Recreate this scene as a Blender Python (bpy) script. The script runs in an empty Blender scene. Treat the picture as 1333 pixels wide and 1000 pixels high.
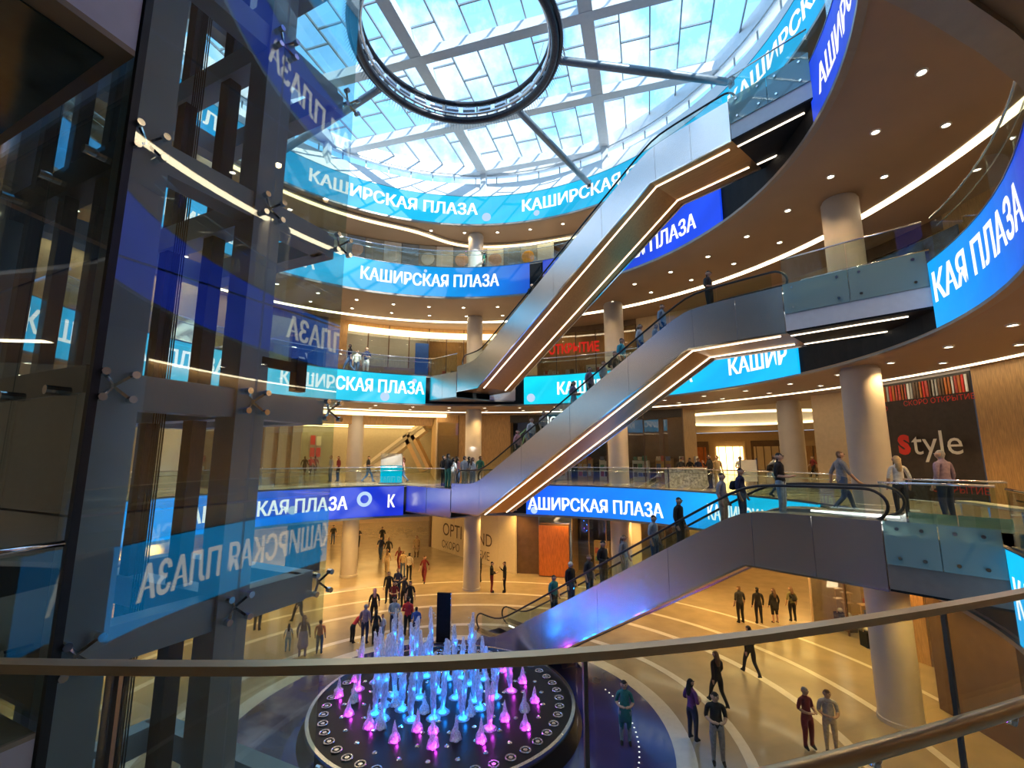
import bpy, bmesh, math, random
from mathutils import Vector, Matrix
from mathutils.geometry import tessellate_polygon

random.seed(7)
S = bpy.context.scene
COL = S.collection
R_ = math.radians
ZC = 8.05                                   # eye height above the ground floor

# ------------------------------------------------------------------ camera
cam = bpy.data.cameras.new('camera'); cam.lens = 16.2; cam.sensor_width = 36; cam.clip_start = 0.05; cam.clip_end = 400
cam_o = bpy.data.objects.new('camera', cam); COL.objects.link(cam_o)
cam_o.location = (0, 0, ZC); cam_o.rotation_euler = (R_(99), 0, 0)
S.camera = cam_o
# ------------------------------------------------------------------ view
S.view_settings.view_transform = 'Standard'; S.view_settings.look = 'None'
S.view_settings.gamma = 1; S.view_settings.use_curve_mapping = False
S.view_settings.exposure = 0.3
S.cycles.sample_clamp_indirect = 4
S.cycles.sample_clamp_direct = 0
S.cycles.max_bounces = 6; S.cycles.transparent_max_bounces = 18
S.cycles.glossy_bounces = 4; S.cycles.diffuse_bounces = 3
S.cycles.caustics_reflective = False; S.cycles.caustics_refractive = False
S.cycles.use_denoising = True; S.cycles.use_adaptive_sampling = True; S.cycles.adaptive_threshold = .02
# ------------------------------------------------------------------ sky: blue with loose white cloud
W = bpy.data.worlds.new('sky'); S.world = W; W.use_nodes = True
nt = W.node_tree; nt.nodes.clear()
o_ = nt.nodes.new('ShaderNodeOutputWorld'); bg = nt.nodes.new('ShaderNodeBackground')
tc = nt.nodes.new('ShaderNodeTexCoord'); nz = nt.nodes.new('ShaderNodeTexNoise'); rp = nt.nodes.new('ShaderNodeValToRGB')
nz.inputs['Scale'].default_value = 5.5; nz.inputs['Detail'].default_value = 7; nz.inputs['Roughness'].default_value = .62
nt.links.new(tc.outputs['Generated'], nz.inputs['Vector']); nt.links.new(nz.outputs['Fac'], rp.inputs['Fac'])
rp.color_ramp.elements[0].position = .46; rp.color_ramp.elements[0].color = (.22, .53, .92, 1)
rp.color_ramp.elements[1].position = .72; rp.color_ramp.elements[1].color = (1, 1, 1, 1)
nt.links.new(rp.outputs[0], bg.inputs['Color']); bg.inputs['Strength'].default_value = 1.85
nt.links.new(bg.outputs[0], o_.inputs[0])
# ------------------------------------------------------------------ sun through the skylight
sl = bpy.data.lights.new('sun', 'SUN'); sl.energy = 6.5; sl.angle = R_(.6); sl.color = (1, .95, .86)
so = bpy.data.objects.new('sun', sl); COL.objects.link(so)
so.rotation_euler = Vector((-.42, .62, -.66)).to_track_quat('-Z', 'Y').to_euler()

# ================================================================== materials
MATS = {}
def _new(name):
    m = bpy.data.materials.new(name); m.use_nodes = True
    return m, m.node_tree, m.node_tree.nodes['Principled BSDF']
def pbr(name, col, rough=.5, metal=0, var=.08, scale=6, bump=0, emis=None, es=0, spec=.5, stretch=None, coat=0):
    if name in MATS: return MATS[name]
    m, t, b = _new(name)
    b.inputs['Roughness'].default_value = rough; b.inputs['Metallic'].default_value = metal
    b.inputs['Specular IOR Level'].default_value = spec
    if coat: b.inputs['Coat Weight'].default_value = coat; b.inputs['Coat Roughness'].default_value = .08
    tcn = t.nodes.new('ShaderNodeTexCoord'); mp = t.nodes.new('ShaderNodeMapping'); n = t.nodes.new('ShaderNodeTexNoise')
    n.inputs['Scale'].default_value = scale; n.inputs['Detail'].default_value = 3
    if stretch: mp.inputs['Scale'].default_value = stretch
    t.links.new(tcn.outputs['Object'], mp.inputs[0]); t.links.new(mp.outputs[0], n.inputs['Vector'])
    r = t.nodes.new('ShaderNodeValToRGB')
    r.color_ramp.elements[0].position = .3; r.color_ramp.elements[1].position = .7
    r.color_ramp.elements[0].color = tuple(max(0, c*(1-var)) for c in col)+(1,)
    r.color_ramp.elements[1].color = tuple(min(1, c*(1+var)) for c in col)+(1,)
    t.links.new(n.outputs['Fac'], r.inputs[0]); t.links.new(r.outputs[0], b.inputs['Base Color'])
    if bump:
        bn = t.nodes.new('ShaderNodeBump'); bn.inputs['Strength'].default_value = bump; bn.inputs['Distance'].default_value = .02
        t.links.new(n.outputs['Fac'], bn.inputs['Height']); t.links.new(bn.outputs[0], b.inputs['Normal'])
    if emis: b.inputs['Emission Color'].default_value = tuple(emis)+(1,); b.inputs['Emission Strength'].default_value = es
    MATS[name] = m; return m
def glow(name, col, s):
    if name in MATS: return MATS[name]
    m, t, b = _new(name); t.nodes.remove(b)
    e = t.nodes.new('ShaderNodeEmission'); e.inputs[0].default_value = tuple(col)+(1,); e.inputs[1].default_value = s
    t.links.new(e.outputs[0], t.nodes['Material Output'].inputs[0]); MATS[name] = m; return m
def glass(name, tint, base=.04, gain=.75, rough=.0, frost=0, power=1.0):
    """thin architectural glass: tinted transmission with a mirror layer that grows toward grazing angles"""
    if name in MATS: return MATS[name]
    m, t, b = _new(name); t.nodes.remove(b)
    tr = t.nodes.new('ShaderNodeBsdfTransparent'); tr.inputs[0].default_value = tuple(tint)+(1,)
    gl = t.nodes.new('ShaderNodeBsdfGlossy'); gl.inputs['Roughness'].default_value = rough; gl.inputs[0].default_value = (.95, .97, 1, 1)
    lw = t.nodes.new('ShaderNodeLayerWeight'); lw.inputs['Blend'].default_value = .5
    pw = t.nodes.new('ShaderNodeMath'); pw.operation = 'POWER'; pw.inputs[1].default_value = 4; t.links.new(lw.outputs['Facing'], pw.inputs[0])
    mr = t.nodes.new('ShaderNodeMapRange'); mr.inputs['From Min'].default_value = 0; mr.inputs['From Max'].default_value = 1
    mr.inputs['To Min'].default_value = base; mr.inputs['To Max'].default_value = gain
    t.links.new(pw.outputs[0], mr.inputs[0])
    first = tr
    if frost:
        df = t.nodes.new('ShaderNodeBsdfDiffuse'); df.inputs[0].default_value = (.45, .62, .60, 1)
        tl = t.nodes.new('ShaderNodeMixShader'); tl.inputs[0].default_value = frost
        t.links.new(tr.outputs[0], tl.inputs[1]); t.links.new(df.outputs[0], tl.inputs[2]); first = tl
    mx = t.nodes.new('ShaderNodeMixShader')
    t.links.new(mr.outputs[0], mx.inputs[0]); t.links.new(first.outputs[0], mx.inputs[1]); t.links.new(gl.outputs[0], mx.inputs[2])
    t.links.new(mx.outputs[0], t.nodes['Material Output'].inputs[0]); MATS[name] = m; return m
def led(name, c, stops, s=1.0):
    """LED picture: colours run round the ring by angle, with soft diagonal streaks, as the screen shows them"""
    m, t, b = _new(name); N = t.nodes; L = t.links
    g = N.new('ShaderNodeNewGeometry'); sub = N.new('ShaderNodeVectorMath'); sub.operation = 'SUBTRACT'; sub.inputs[1].default_value = (c[0], c[1], 0)
    L.new(g.outputs['Position'], sub.inputs[0]); sp = N.new('ShaderNodeSeparateXYZ'); L.new(sub.outputs[0], sp.inputs[0])
    ng = N.new('ShaderNodeMath'); ng.operation = 'MULTIPLY'; ng.inputs[1].default_value = -1; L.new(sp.outputs[0], ng.inputs[0])
    at = N.new('ShaderNodeMath'); at.operation = 'ARCTAN2'; L.new(ng.outputs[0], at.inputs[0]); L.new(sp.outputs[1], at.inputs[1])
    mr = N.new('ShaderNodeMapRange'); mr.inputs['From Min'].default_value = -math.pi; mr.inputs['From Max'].default_value = math.pi
    L.new(at.outputs[0], mr.inputs[0]); cr = N.new('ShaderNodeValToRGB'); L.new(mr.outputs[0], cr.inputs[0])
    els = sorted(((th+90)/360, col) for th, col in stops)
    cr.color_ramp.elements[0].position = els[0][0]; cr.color_ramp.elements[0].color = els[0][1]+(1,)
    cr.color_ramp.elements[1].position = els[-1][0]; cr.color_ramp.elements[1].color = els[-1][1]+(1,)
    for p_, c_ in els[1:-1]:
        e = cr.color_ramp.elements.new(p_); e.color = c_+(1,)
    # diagonal streaks: noise in (angle, height) space
    cb = N.new('ShaderNodeCombineXYZ'); sk = N.new('ShaderNodeMath'); sk.operation = 'MULTIPLY_ADD'; sk.inputs[1].default_value = .16
    L.new(sp.outputs[2], sk.inputs[0]); L.new(at.outputs[0], sk.inputs[2]); L.new(sk.outputs[0], cb.inputs[0])
    nz = N.new('ShaderNodeTexNoise'); nz.inputs['Scale'].default_value = 3.2; nz.inputs['Detail'].default_value = 2; L.new(cb.outputs[0], nz.inputs['Vector'])
    mr2 = N.new('ShaderNodeMapRange'); mr2.inputs['From Min'].default_value = .3; mr2.inputs['From Max'].default_value = .75
    mr2.inputs['To Min'].default_value = .82; mr2.inputs['To Max'].default_value = 1.3; L.new(nz.outputs['Fac'], mr2.inputs[0])
    ml = N.new('ShaderNodeMath'); ml.operation = 'MULTIPLY'; ml.inputs[1].default_value = s; L.new(mr2.outputs[0], ml.inputs[0])
    L.new(cr.outputs[0], b.inputs['Emission Color']); L.new(ml.outputs[0], b.inputs['Emission Strength'])
    b.inputs['Base Color'].default_value = (.045, .05, .06, 1); b.inputs['Roughness'].default_value = .5; b.inputs['Specular IOR Level'].default_value = .2
    return m

M = dict(
 soffit=pbr('soffit_paint', (.40, .285, .20), .55, var=.04, scale=.6),
 ceil=pbr('ceiling_plaster', (.62, .52, .40), .6, var=.04),
 rim=pbr('slab_edge_trim', (.34, .30, .27), .35, .4, var=.05),
 stone=pbr('polished_stone', (.37, .295, .20), .2, var=.10, scale=1.2, coat=.3),
 gfloor=pbr('gallery_stone', (.52, .45, .36), .2, var=.06, scale=1.5, coat=.2),
 inlay=pbr('pale_stone_inlay', (.74, .68, .60), .2, var=.05, coat=.3),
 blue_floor=pbr('deep_blue_floor', (.03, .04, .20), .16, var=.35, scale=.7, coat=.4),
 black=pbr('black_panel', (.009, .009, .010), .6, var=.2, spec=.2),
 blackgloss=pbr('black_granite', (.006, .006, .010), .3, var=.3, scale=20, spec=.15),
 column=pbr('column_plaster', (.68, .63, .60), .42, var=.04, scale=2),
 white=pbr('white_paint', (.80, .80, .80), .45, var=.03),
 lilac=pbr('lilac_white_paint', (.82, .76, .88), .5, var=.03),
 steel=pbr('brushed_steel', (.74, .74, .77), .25, 1, var=.10, scale=4, stretch=(1, 30, 30)),
 steel_d=pbr('steel_dark', (.22, .22, .24), .3, 1, var=.1),
 chrome=pbr('chrome', (.8, .8, .82), .12, 1, var=.04),
 bronze=pbr('bronze_soffit', (.40, .22, .09), .28, .85, var=.12, scale=2, stretch=(1, 12, 12)),
 brass=pbr('warm_rail_metal', (.86, .66, .42), .34, .8, var=.08, scale=5),
 liftsteel=pbr('lift_steel_paint', (.50, .58, .67), .38, .1, var=.06, scale=2),
 liftdark=pbr('lift_dark_steel', (.035, .04, .05), .4, .3, var=.1),
 rubber=pbr('rubber', (.015, .015, .018), .45, var=.2),
 tread=pbr('step_tread', (.16, .16, .17), .4, .7, var=.2, scale=30),
 wood=pbr('warm_wood', (.50, .30, .13), .45, var=.25, scale=3, stretch=(12, 12, 1)),
 wood_o=pbr('orange_wood', (.48, .14, .03), .4, var=.3, scale=2.5, stretch=(10, 10, 1)),
 wood_d=pbr('dark_brown_panel', (.13, .075, .045), .4, var=.15, scale=3),
 beige=pbr('beige_wall', (.66, .50, .32), .55, var=.05),
 hoard=pbr('cream_hoarding', (.78, .66, .50), .5, var=.03),
 grey=pbr('grey_wall', (.42, .42, .40), .5, var=.05),
 charcoal=pbr('charcoal_board', (.030, .022, .020), .35, var=.2),
 roofsteel=pbr('white_roof_steel', (.74, .76, .78), .4, .1, var=.03),
 mullion=pbr('mullion_grey', (.30, .34, .37), .4, .4, var=.05),
 ringdark=pbr('ring_truss_dark', (.055, .055, .065), .35, .6, var=.25, scale=12),
 tube=pbr('strut_grey', (.20, .23, .26), .35, .5, var=.1),
 cove=glow('cove_light', (1, .80, .50), 5.5),
 cove2=glow('cove_light_soft', (1, .72, .36), 3.2),
 strip=glow('escalator_strip', (1, .83, .62), 3.2),
 lamp=glow('downlight_lens', (1, .86, .62), 14),
 skirt=glow('skirt_light', (1, .95, .85), 4),
 roomlamp=glow('shop_ceiling_lamp', (1, .62, .20), 7),
 white_led=glow('white_led', (1, 1, 1), 1.15),
 red_led=glow('red_sign', (.9, .03, .02), .5),
 white_print=pbr('white_print', (.8, .8, .78), .5, var=.02),
 red_print=pbr('red_print', (.65, .03, .02), .5, var=.05),
 dark_print=pbr('dark_print', (.10, .06, .04), .5, var=.05),
 gls_rail=glass('rail_glass', (.86, .93, .91), .035, .7),
 gls_near=glass('near_rail_glass', (.90, .95, .94), .02, .6),
 gls_lift=glass('lift_glass', (.91, .97, .965), .10, .9),
 gls_roof=glass('roof_glass', (.93, .98, 1), .02, .5),
 gls_shop=glass('shop_glass', (.92, .94, .92), .06, .8),
 gls_frost=glass('frosted_green_glass', (.60, .82, .80), .06, .7, frost=.55),
 water=None,
)

# ================================================================== mesh helpers
class MB:
    def __init__(s): s.v = []; s.f = []; s.m = []; s.cur = 0
    def mat(s, i): s.cur = i; return s
    def add(s, vs, fs):
        k = len(s.v); s.v += [Vector(v) for v in vs]; s.f += [tuple(i+k for i in f) for f in fs]; s.m += [s.cur]*len(fs); return s
    def hexa(s, b, t):
        return s.add(list(b)+list(t), [(3, 2, 1, 0), (4, 5, 6, 7), (0, 1, 5, 4), (1, 2, 6, 5), (2, 3, 7, 6), (3, 0, 4, 7)])
    def box(s, c, d, rz=0):
        cx, cy, cz = c; a, b, h = d[0]/2, d[1]/2, d[2]/2; q = Matrix.Rotation(rz, 3, 'Z')
        P = [q @ Vector((x, y, z)) + Vector(c) for z in (-h, h) for x, y in ((-a, -b), (a, -b), (a, b), (-a, b))]
        return s.hexa(P[:4], P[4:])
    def beam(s, p0, p1, w, h, up=(0, 0, 1)):
        p0, p1 = Vector(p0), Vector(p1); d = (p1-p0).normalized(); u = Vector(up)
        if abs(d.dot(u)) > .99: u = Vector((1, 0, 0))
        r = d.cross(u).normalized(); u = r.cross(d)
        q = [(-w/2, -h/2), (w/2, -h/2), (w/2, h/2), (-w/2, h/2)]
        return s.hexa([p0+r*a+u*b for a, b in q], [p1+r*a+u*b for a, b in q])
    def tube(s, pts, r, n=8, closed=False, cap=True):
        pts = [Vector(p) for p in pts]; N = len(pts); rs = r if isinstance(r, (list, tuple)) else [r]*N
        k = len(s.v); prev = None
        for i, p in enumerate(pts):
            a = pts[(i-1) % N] if closed or i > 0 else p; b = pts[(i+1) % N] if closed or i < N-1 else p
            d = (b-a).normalized()
            if prev is None:
                u = Vector((0, 0, 1)) if abs(d.z) < .9 else Vector((1, 0, 0))
            else: u = prev
            x = d.cross(u).normalized(); u = x.cross(d).normalized(); prev = u
            s.v += [p + x*math.cos(2*math.pi*j/n)*rs[i] + u*math.sin(2*math.pi*j/n)*rs[i] for j in range(n)]
        for i in range(N if closed else N-1):
            for j in range(n):
                a = k+i*n; b = k+((i+1) % N)*n
                s.f.append((a+j, a+(j+1) % n, b+(j+1) % n, b+j)); s.m.append(s.cur)
        if cap and not closed:
            s.f.append(tuple(k+j for j in range(n))[::-1]); s.f.append(tuple(k+(N-1)*n+j for j in range(n))); s.m += [s.cur]*2
        return s
    def cyl(s, c, r, h, n=24, r2=None): return s.tube([c, (c[0], c[1], c[2]+h)], [r, r if r2 is None else r2], n)
    def lathe(s, prof, n=24, c=(0, 0, 0), a0=0, a1=360):
        full = abs(a1-a0-360) < 1e-6; k = len(s.v); cnt = n if full else n+1
        for i in range(cnt):
            a = R_(a0+(a1-a0)*i/n)
            s.v += [Vector((c[0]+r*math.cos(a), c[1]+r*math.sin(a), c[2]+z)) for r, z in prof]
        m = len(prof)
        for i in range(n):
            for j in range(m-1):
                a = k+i*m; b = k+((i+1) % cnt)*m
                s.f.append((a+j, b+j, b+j+1, a+j+1)); s.m.append(s.cur)
        return s
    def sphere(s, c, r, n=10, m=6, sc=(1, 1, 1)):
        k = len(s.v); pr = [(math.sin(math.pi*i/m), -math.cos(math.pi*i/m)) for i in range(m+1)]
        for i in range(n):
            a = 2*math.pi*i/n
            s.v += [Vector((c[0]+r*sc[0]*q*math.cos(a), c[1]+r*sc[1]*q*math.sin(a), c[2]+r*sc[2]*z)) for q, z in pr]
        for i in range(n):
            for j in range(m):
                a = k+i*(m+1); b = k+((i+1) % n)*(m+1); s.f.append((a+j, b+j, b+j+1, a+j+1)); s.m.append(s.cur)
        return s
    def prism(s, poly, z0, z1):
        """vertical prism over a simple plan polygon"""
        n = len(poly); P = [Vector((p[0], p[1], z0)) for p in poly]; Q = [Vector((p[0], p[1], z1)) for p in poly]
        tri = [tuple(t) for t in tessellate_polygon([[Vector((p[0], p[1], 0)) for p in poly]])]
        return s.add(P+Q, [t[::-1] for t in tri]+[tuple(i+n for i in t) for t in tri]+[(i, (i+1) % n, n+(i+1) % n, n+i) for i in range(n)])
    def build(s, name, mats, parent=None, smooth=False, local=False):
        me = bpy.data.meshes.new(name); off = Vector((0, 0, 0))
        if parent is not None and not local: off = parent.location
        me.from_pydata([v-off for v in s.v], [], s.f)
        if not isinstance(mats, (list, tuple)): mats = [mats]
        for x in mats: me.materials.append(x)
        if len(mats) > 1: me.polygons.foreach_set('material_index', s.m)
        if smooth: me.polygons.foreach_set('use_smooth', [True]*len(me.polygons))
        me.update(); o = bpy.data.objects.new(name, me); COL.objects.link(o)
        if parent is not None: o.parent = parent
        return o
def autosmooth(o, deg=40):
    me = o.data
    me.polygons.foreach_set('use_smooth', [True]*len(me.polygons)); me.set_sharp_from_angle(angle=R_(deg)); return o
def tag(o, label=None, cat=None, group=None, kind=None):
    if label: o['label'] = label
    if cat: o['category'] = cat
    if group: o['group'] = group
    if kind: o['kind'] = kind
    return o
def thing(name, label, cat, loc=(0, 0, 0), rz=0, group=None):
    o = bpy.data.objects.new(name, None); COL.objects.link(o); o.empty_display_size = .2
    o.location = loc; o.rotation_euler = (0, 0, rz); return tag(o, label, cat, group)
def struct(o): o['kind'] = 'structure'; return o
def share(src, name, parent, mtx=None):
    o = bpy.data.objects.new(name, src.data); COL.objects.link(o); o.parent = parent
    if mtx is not None: o.matrix_local = mtx
    return o
def px(x, y, z):
    """the point at height z that the photograph shows at pixel x, y"""
    u, v = x-666.5, 500-y; p = R_(9)
    d = Vector((u, 600*math.cos(p)-v*math.sin(p), 600*math.sin(p)+v*math.cos(p)))
    k = (z-ZC)/d.z; return Vector((d.x*k, d.y*k, z))
DG = None
def text_mesh(txt, size, bold=0.02, extrude=0, align='LEFT'):
    cu = bpy.data.curves.new('lettering', 'FONT'); cu.body = txt; cu.size = size; cu.offset = bold; cu.extrude = extrude; cu.align_x = align
    cu.resolution_u = 3
    o = bpy.data.objects.new('lettering', cu); COL.objects.link(o)
    dg = bpy.context.evaluated_depsgraph_get(); e = o.evaluated_get(dg); me = bpy.data.meshes.new_from_object(e)
    vs = [v.co.copy() for v in me.vertices]; fs = [tuple(p.vertices) for p in me.polygons]
    bpy.data.objects.remove(o); bpy.data.curves.remove(cu); bpy.data.meshes.remove(me)
    return vs, fs
def lettering(txt, size, origin, xdir, zdir, mat, parent, bold=.02, align='LEFT', name='lettering', width=None):
    vs, fs = text_mesh(txt, size, bold, 0, align)
    k = 1
    if width:
        w = max(v.x for v in vs)-min(v.x for v in vs); k = width/w
    b = MB(); X, Z, O = Vector(xdir).normalized(), Vector(zdir).normalized(), Vector(origin)
    b.add([O+X*v.x*k+Z*v.y for v in vs], fs)
    return b.build(name, mat, parent)

# ================================================================== the rings of the atrium
LV = {0: dict(c=(-1.92, 15.5), R=12.92, zf=0.0, zb=0.0),
      1: dict(c=(-1.92, 15.5), R=12.92, zf=6.4, zb=4.7),
      2: dict(c=(-1.72, 14.72), R=12.66, zf=12.8, zb=11.1),
      3: dict(c=(-3.05, 14.17), R=11.88, zf=19.2, zb=17.35),
      4: dict(c=(-2.5, 15.2), R=13.3, zf=25.25, zb=23.25)}
RW = 18.6                                              # shop fronts
BOW = [(-142, 0), (-120, .95), (-100, 1.1), (-88, 1.2), (-85, 1.275), (-81.5, 1.297), (-79, 1.255), (-76.7, 1.19), (-73.1, 1.12), (-60, .82), (-50, .4), (-38, 0)]
def bow(a):
    for (a0, v0), (a1, v1) in zip(BOW, BOW[1:]):
        if a0 <= a <= a1: return v0+(v1-v0)*(a-a0)/(a1-a0)
    return 0
def rad(l, a):
    r = LV[l]['R']
    if l == 1:                                         # the gallery the camera stands on bows out a little
        a = (a+180) % 360-180; r += (bow(a-1.5)+2*bow(a)+bow(a+1.5))/4
    if l == 2:                                         # and the edge above it draws back a little too
        d = abs((a+88+180) % 360-180); t = min(1, max(0, (48-d)/24)); r += .22*t*t*(3-2*t)
    return r
def pt(l, a, dr=0, z=0, r=None):
    c = LV[l]['c']; r = rad(l, a)+dr if r is None else r
    return Vector((c[0]+r*math.cos(R_(a)), c[1]+r*math.sin(R_(a)), z))
def arcs(a0, a1, step=3.0):
    n = max(1, int(math.ceil(abs(a1-a0)/step))); return [a0+(a1-a0)*i/n for i in range(n+1)]
def ring_plate(b, l, a0, a1, d0, d1, z0, z1, r1=None, step=3.0, r0=None):
    A = arcs(a0, a1, step); k = len(b.v); full = abs(a1-a0) >= 359.99
    for a in A:
        i0 = pt(l, a, d0, z0, r0); o0 = pt(l, a, d1, z0, r1)
        b.v += [i0, o0, Vector((o0.x, o0.y, z1)), Vector((i0.x, i0.y, z1))]
    for i in range(len(A)-1):
        p = k+4*i; q = p+4
        for f in ((p, p+1, q+1, q), (p+1, p+2, q+2, q+1), (p+2, p+3, q+3, q+2), (p+3, p, q, q+3)):
            b.f.append(f); b.m.append(b.cur)
    if not full:
        e = k+4*(len(A)-1); b.f += [(k+3, k+2, k+1, k), (e, e+1, e+2, e+3)]; b.m += [b.cur]*2
    return b

# ---------------- ground floor with its inlaid rings
g = MB(); g.prism([(70*math.cos(R_(a))+0, 70*math.sin(R_(a))+20) for a in range(0, 360, 6)], -.3, 0)
FLOOR = struct(g.build('floor', M['stone']))
CA = (-1.92, 15.5)
def inlay(r0, r1, mat, z=.004, name='inlay_ring'):
    b = MB(); b.lathe([(r0, 0), (r0, z), (r1, z), (r1, 0)], 96, (CA[0], CA[1], 0)); return b.build(name, mat, FLOOR)
inlay(3.0, 6.55, M['blue_floor'], .006, 'blue_ring'); inlay(6.55, 7.1, M['inlay'], .008)
for r0, r1 in ((8.35, 8.65), (11.35, 11.65), (13.55, 13.8), (16.2, 16.4)): inlay(r0, r1, M['inlay'])

# ---------------- gallery slabs: floor plate, soffit, edge
HOLES = {}
for l in (1, 2, 3, 4):
    V = LV[l]
    b = MB(); ring_plate(b, l, 0, 360, .02, 0, V['zb'], V['zb']+.06, r1=20.6)
    o = struct(b.build('gallery_ceiling', M['soffit']))
    if l < 4:
        b = MB(); ring_plate(b, l, 0, 360, .04, 0, V['zf']-.08, V['zf'], r1=20.6); struct(b.build('gallery_floor', M['gfloor']))
    b = MB(); ring_plate(b, l, 0, 360, .03, .16, V['zb']+.06, V['zf']-.08); struct(b.build('gallery_fascia', M['black']))
    b = MB(); ring_plate(b, l, 0, 360, -.07, .12, V['zb']-(.1 if l != 2 else .06), V['zb']); struct(b.build('gallery_edge_trim', M['rim']))
    # cove line in the soffit
    if l in (2, 3):
        b = MB(); ring_plate(b, l, -70, 215, {2: 4.3, 3: 4.9}[l], {2: 4.55, 3: 5.25}[l], V['zb']-.02, V['zb']-.002)
        o = b.build('cove_light', M['cove']); tag(o, {2: 'thin warm light line curving along the ceiling above the lower gallery', 3: 'broad warm light line curving along the ceiling above the middle gallery'}[l], 'light')
# wavy cove of the top gallery
b = MB(); A = arcs(30, 175, 2.5)
V = LV[4]; pl = []
for a in A:
    w = 1.9+1.15*math.tanh((a-100)/7)*-1 + .15*math.sin(R_(a*4)); pl.append(pt(4, a, w, V['zb']-.12))
for i in range(len(pl)-1): b.beam(pl[i], pl[i+1], .30, .12)
o = b.build('wavy_cove_light', M['cove2']); tag(o, 'golden wavy light cove under the ceiling of the top gallery', 'light')
b = MB()
for i in range(len(pl)-1): b.beam(pl[i]+Vector((0, 0, .02)), pl[i+1]+Vector((0, 0, .02)), .6, .1)
tag(b.build('cove_lip', M['ceil'], o), 'beige lip behind the wavy light')
b = MB(); ring_plate(b, 1, 20, 160, 3.9, 4.15, LV[1]['zb']-.02, LV[1]['zb']-.002)  # unseen light line, added to warm the ground floor
tag(b.build('cove_light', M['cove']), 'unseen warm light line added in the ceiling over the ground floor walkway', 'light')

# ---------------- LED screens on the slab edges
LEDC = {
 1: [(-90, (.0, .12, .65)), (-45, (.0, .42, .9)), (-15, (.0, .45, .92)), (18, (.0, .55, .93)), (42, (.0, .24, .95)), (77, (.004, .09, .85)), (112, (.006, .02, .50)), (135, (.0, .05, .62)), (162, (.0, .30, .88)), (200, (.0, .30, .8)), (270, (.0, .12, .65))],
 2: [(-90, (.005, .02, .40)), (-42, (.003, .03, .50)), (-28, (.0, .22, .85)), (-16, (.0, .36, .93)), (25, (.0, .42, .88)), (68, (.0, .60, .80)), (106, (.0, .50, .70)), (150, (.05, .55, .78)), (200, (.0, .4, .8)), (270, (.005, .03, .5))],
 3: [(-90, (.005, .02, .40)), (-30, (.008, .04, .52)), (20, (.004, .05, .72)), (66, (.008, .03, .40)), (78, (.0, .13, .55)), (100, (.0, .30, .72)), (122, (.02, .46, .80)), (160, (.05, .42, .8)), (200, (.01, .2, .7)), (270, (.005, .03, .45))],
 4: [(-90, (.0, .22, .65)), (0, (.0, .36, .72)), (60, (.0, .42, .74)), (90, (.0, .46, .72)), (140, (.01, .40, .78)), (200, (.0, .3, .7)), (270, (.0, .2, .6))]}
SEG = {1: [(196, 110), (77.6, 6), (-30.8, -62)], 2: [(200, 105.5), (78.9, 10), (-18.2, -75)], 3: [(205, 70), (66, 14.8), (-12, -75)], 4: [(205, -62)]}
TXT = 'КАШИРСКАЯ ПЛАЗА'
# (level, start angle, text, total span in degrees, centre height)
LET = [(1, 160, TXT, 36.2, 5.55), (1, 114, 'К', 2.4, 5.55), (1, 77.2, 'АШИРСКАЯ ПЛАЗА', 35.4, 5.35), (1, 31, TXT, 24, 5.55), (1, -31.5, TXT, 28, 5.55),
       (2, 141.2, TXT, 35.4, 12.05), (2, 69.8, TXT, 35.4, 12.0), (2, 25.6, 'КАШИР', 13.5, 12.0), (2, -18.8, 'КАЯ ПЛАЗА', 20.6, 12.1), (2, 188, TXT, 35.4, 12.05),
       (3, 117.6, TXT, 38.8, 18.35), (3, 60.5, TXT, 38.8, 18.2), (3, -14.6, 'АШИРСКАЯ ПЛАЗА', 36, 18.2), (3, 168, TXT, 38.8, 18.3),
       (4, 134.7, TXT, 45.7, 24.35), (4, 76.2, TXT, 45.7, 24.35), (4, 17.8, TXT, 45.7, 24.35), (4, 192, TXT, 45, 24.35), (4, -38, 'КАШИР', 16, 24.35)]
SCR = {}
WHERE = {1: 'lowest', 2: 'second', 3: 'third', 4: 'topmost'}
SIDE = {(1, 0): 'royal blue curved screen behind the glass lift on the lowest ring', (1, 1): 'bright blue curved screen behind the lowest escalator', (1, 2): 'azure curved screen beside the near glass bridge, lowest ring',
        (2, 0): 'cyan curved screen on the second ring left of the middle landing', (2, 1): 'cyan curved screen on the second ring behind the middle escalator', (2, 2): 'large azure to navy screen on the second ring by the glass bridge',
        (3, 0): 'sky blue to navy screen on the third ring, back of the atrium', (3, 1): 'royal blue screen on the third ring behind the upper escalator', (3, 2): 'dark blue screen at the top beside the upper glass bridge',
        (4, 0): 'cyan screen ring just below the skylight'}
for l in (1, 2, 3, 4):
    V = LV[l]; mt = led('led_ring_%d' % l, V['c'], LEDC[l], 1.0)
    for i, (h, lo) in enumerate(SEG[l]):
        b = MB(); ring_plate(b, l, lo, h, -.05, .028, V['zb']+.01, V['zf']-.02)
        root = b.build('led_screen', mt); tag(root, SIDE[(l, i)], 'screen', 'curved screens on the gallery edges')
        b = MB()
        for z in (V['zb']+.005, V['zf']-.015): ring_plate(b, l, lo, h, -.07, .03, z-.012, z+.012)
        tag(b.build('frame', M['steel_d'], root), 'thin dark frame')
        SCR[(l, i)] = (root, h, lo)
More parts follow.
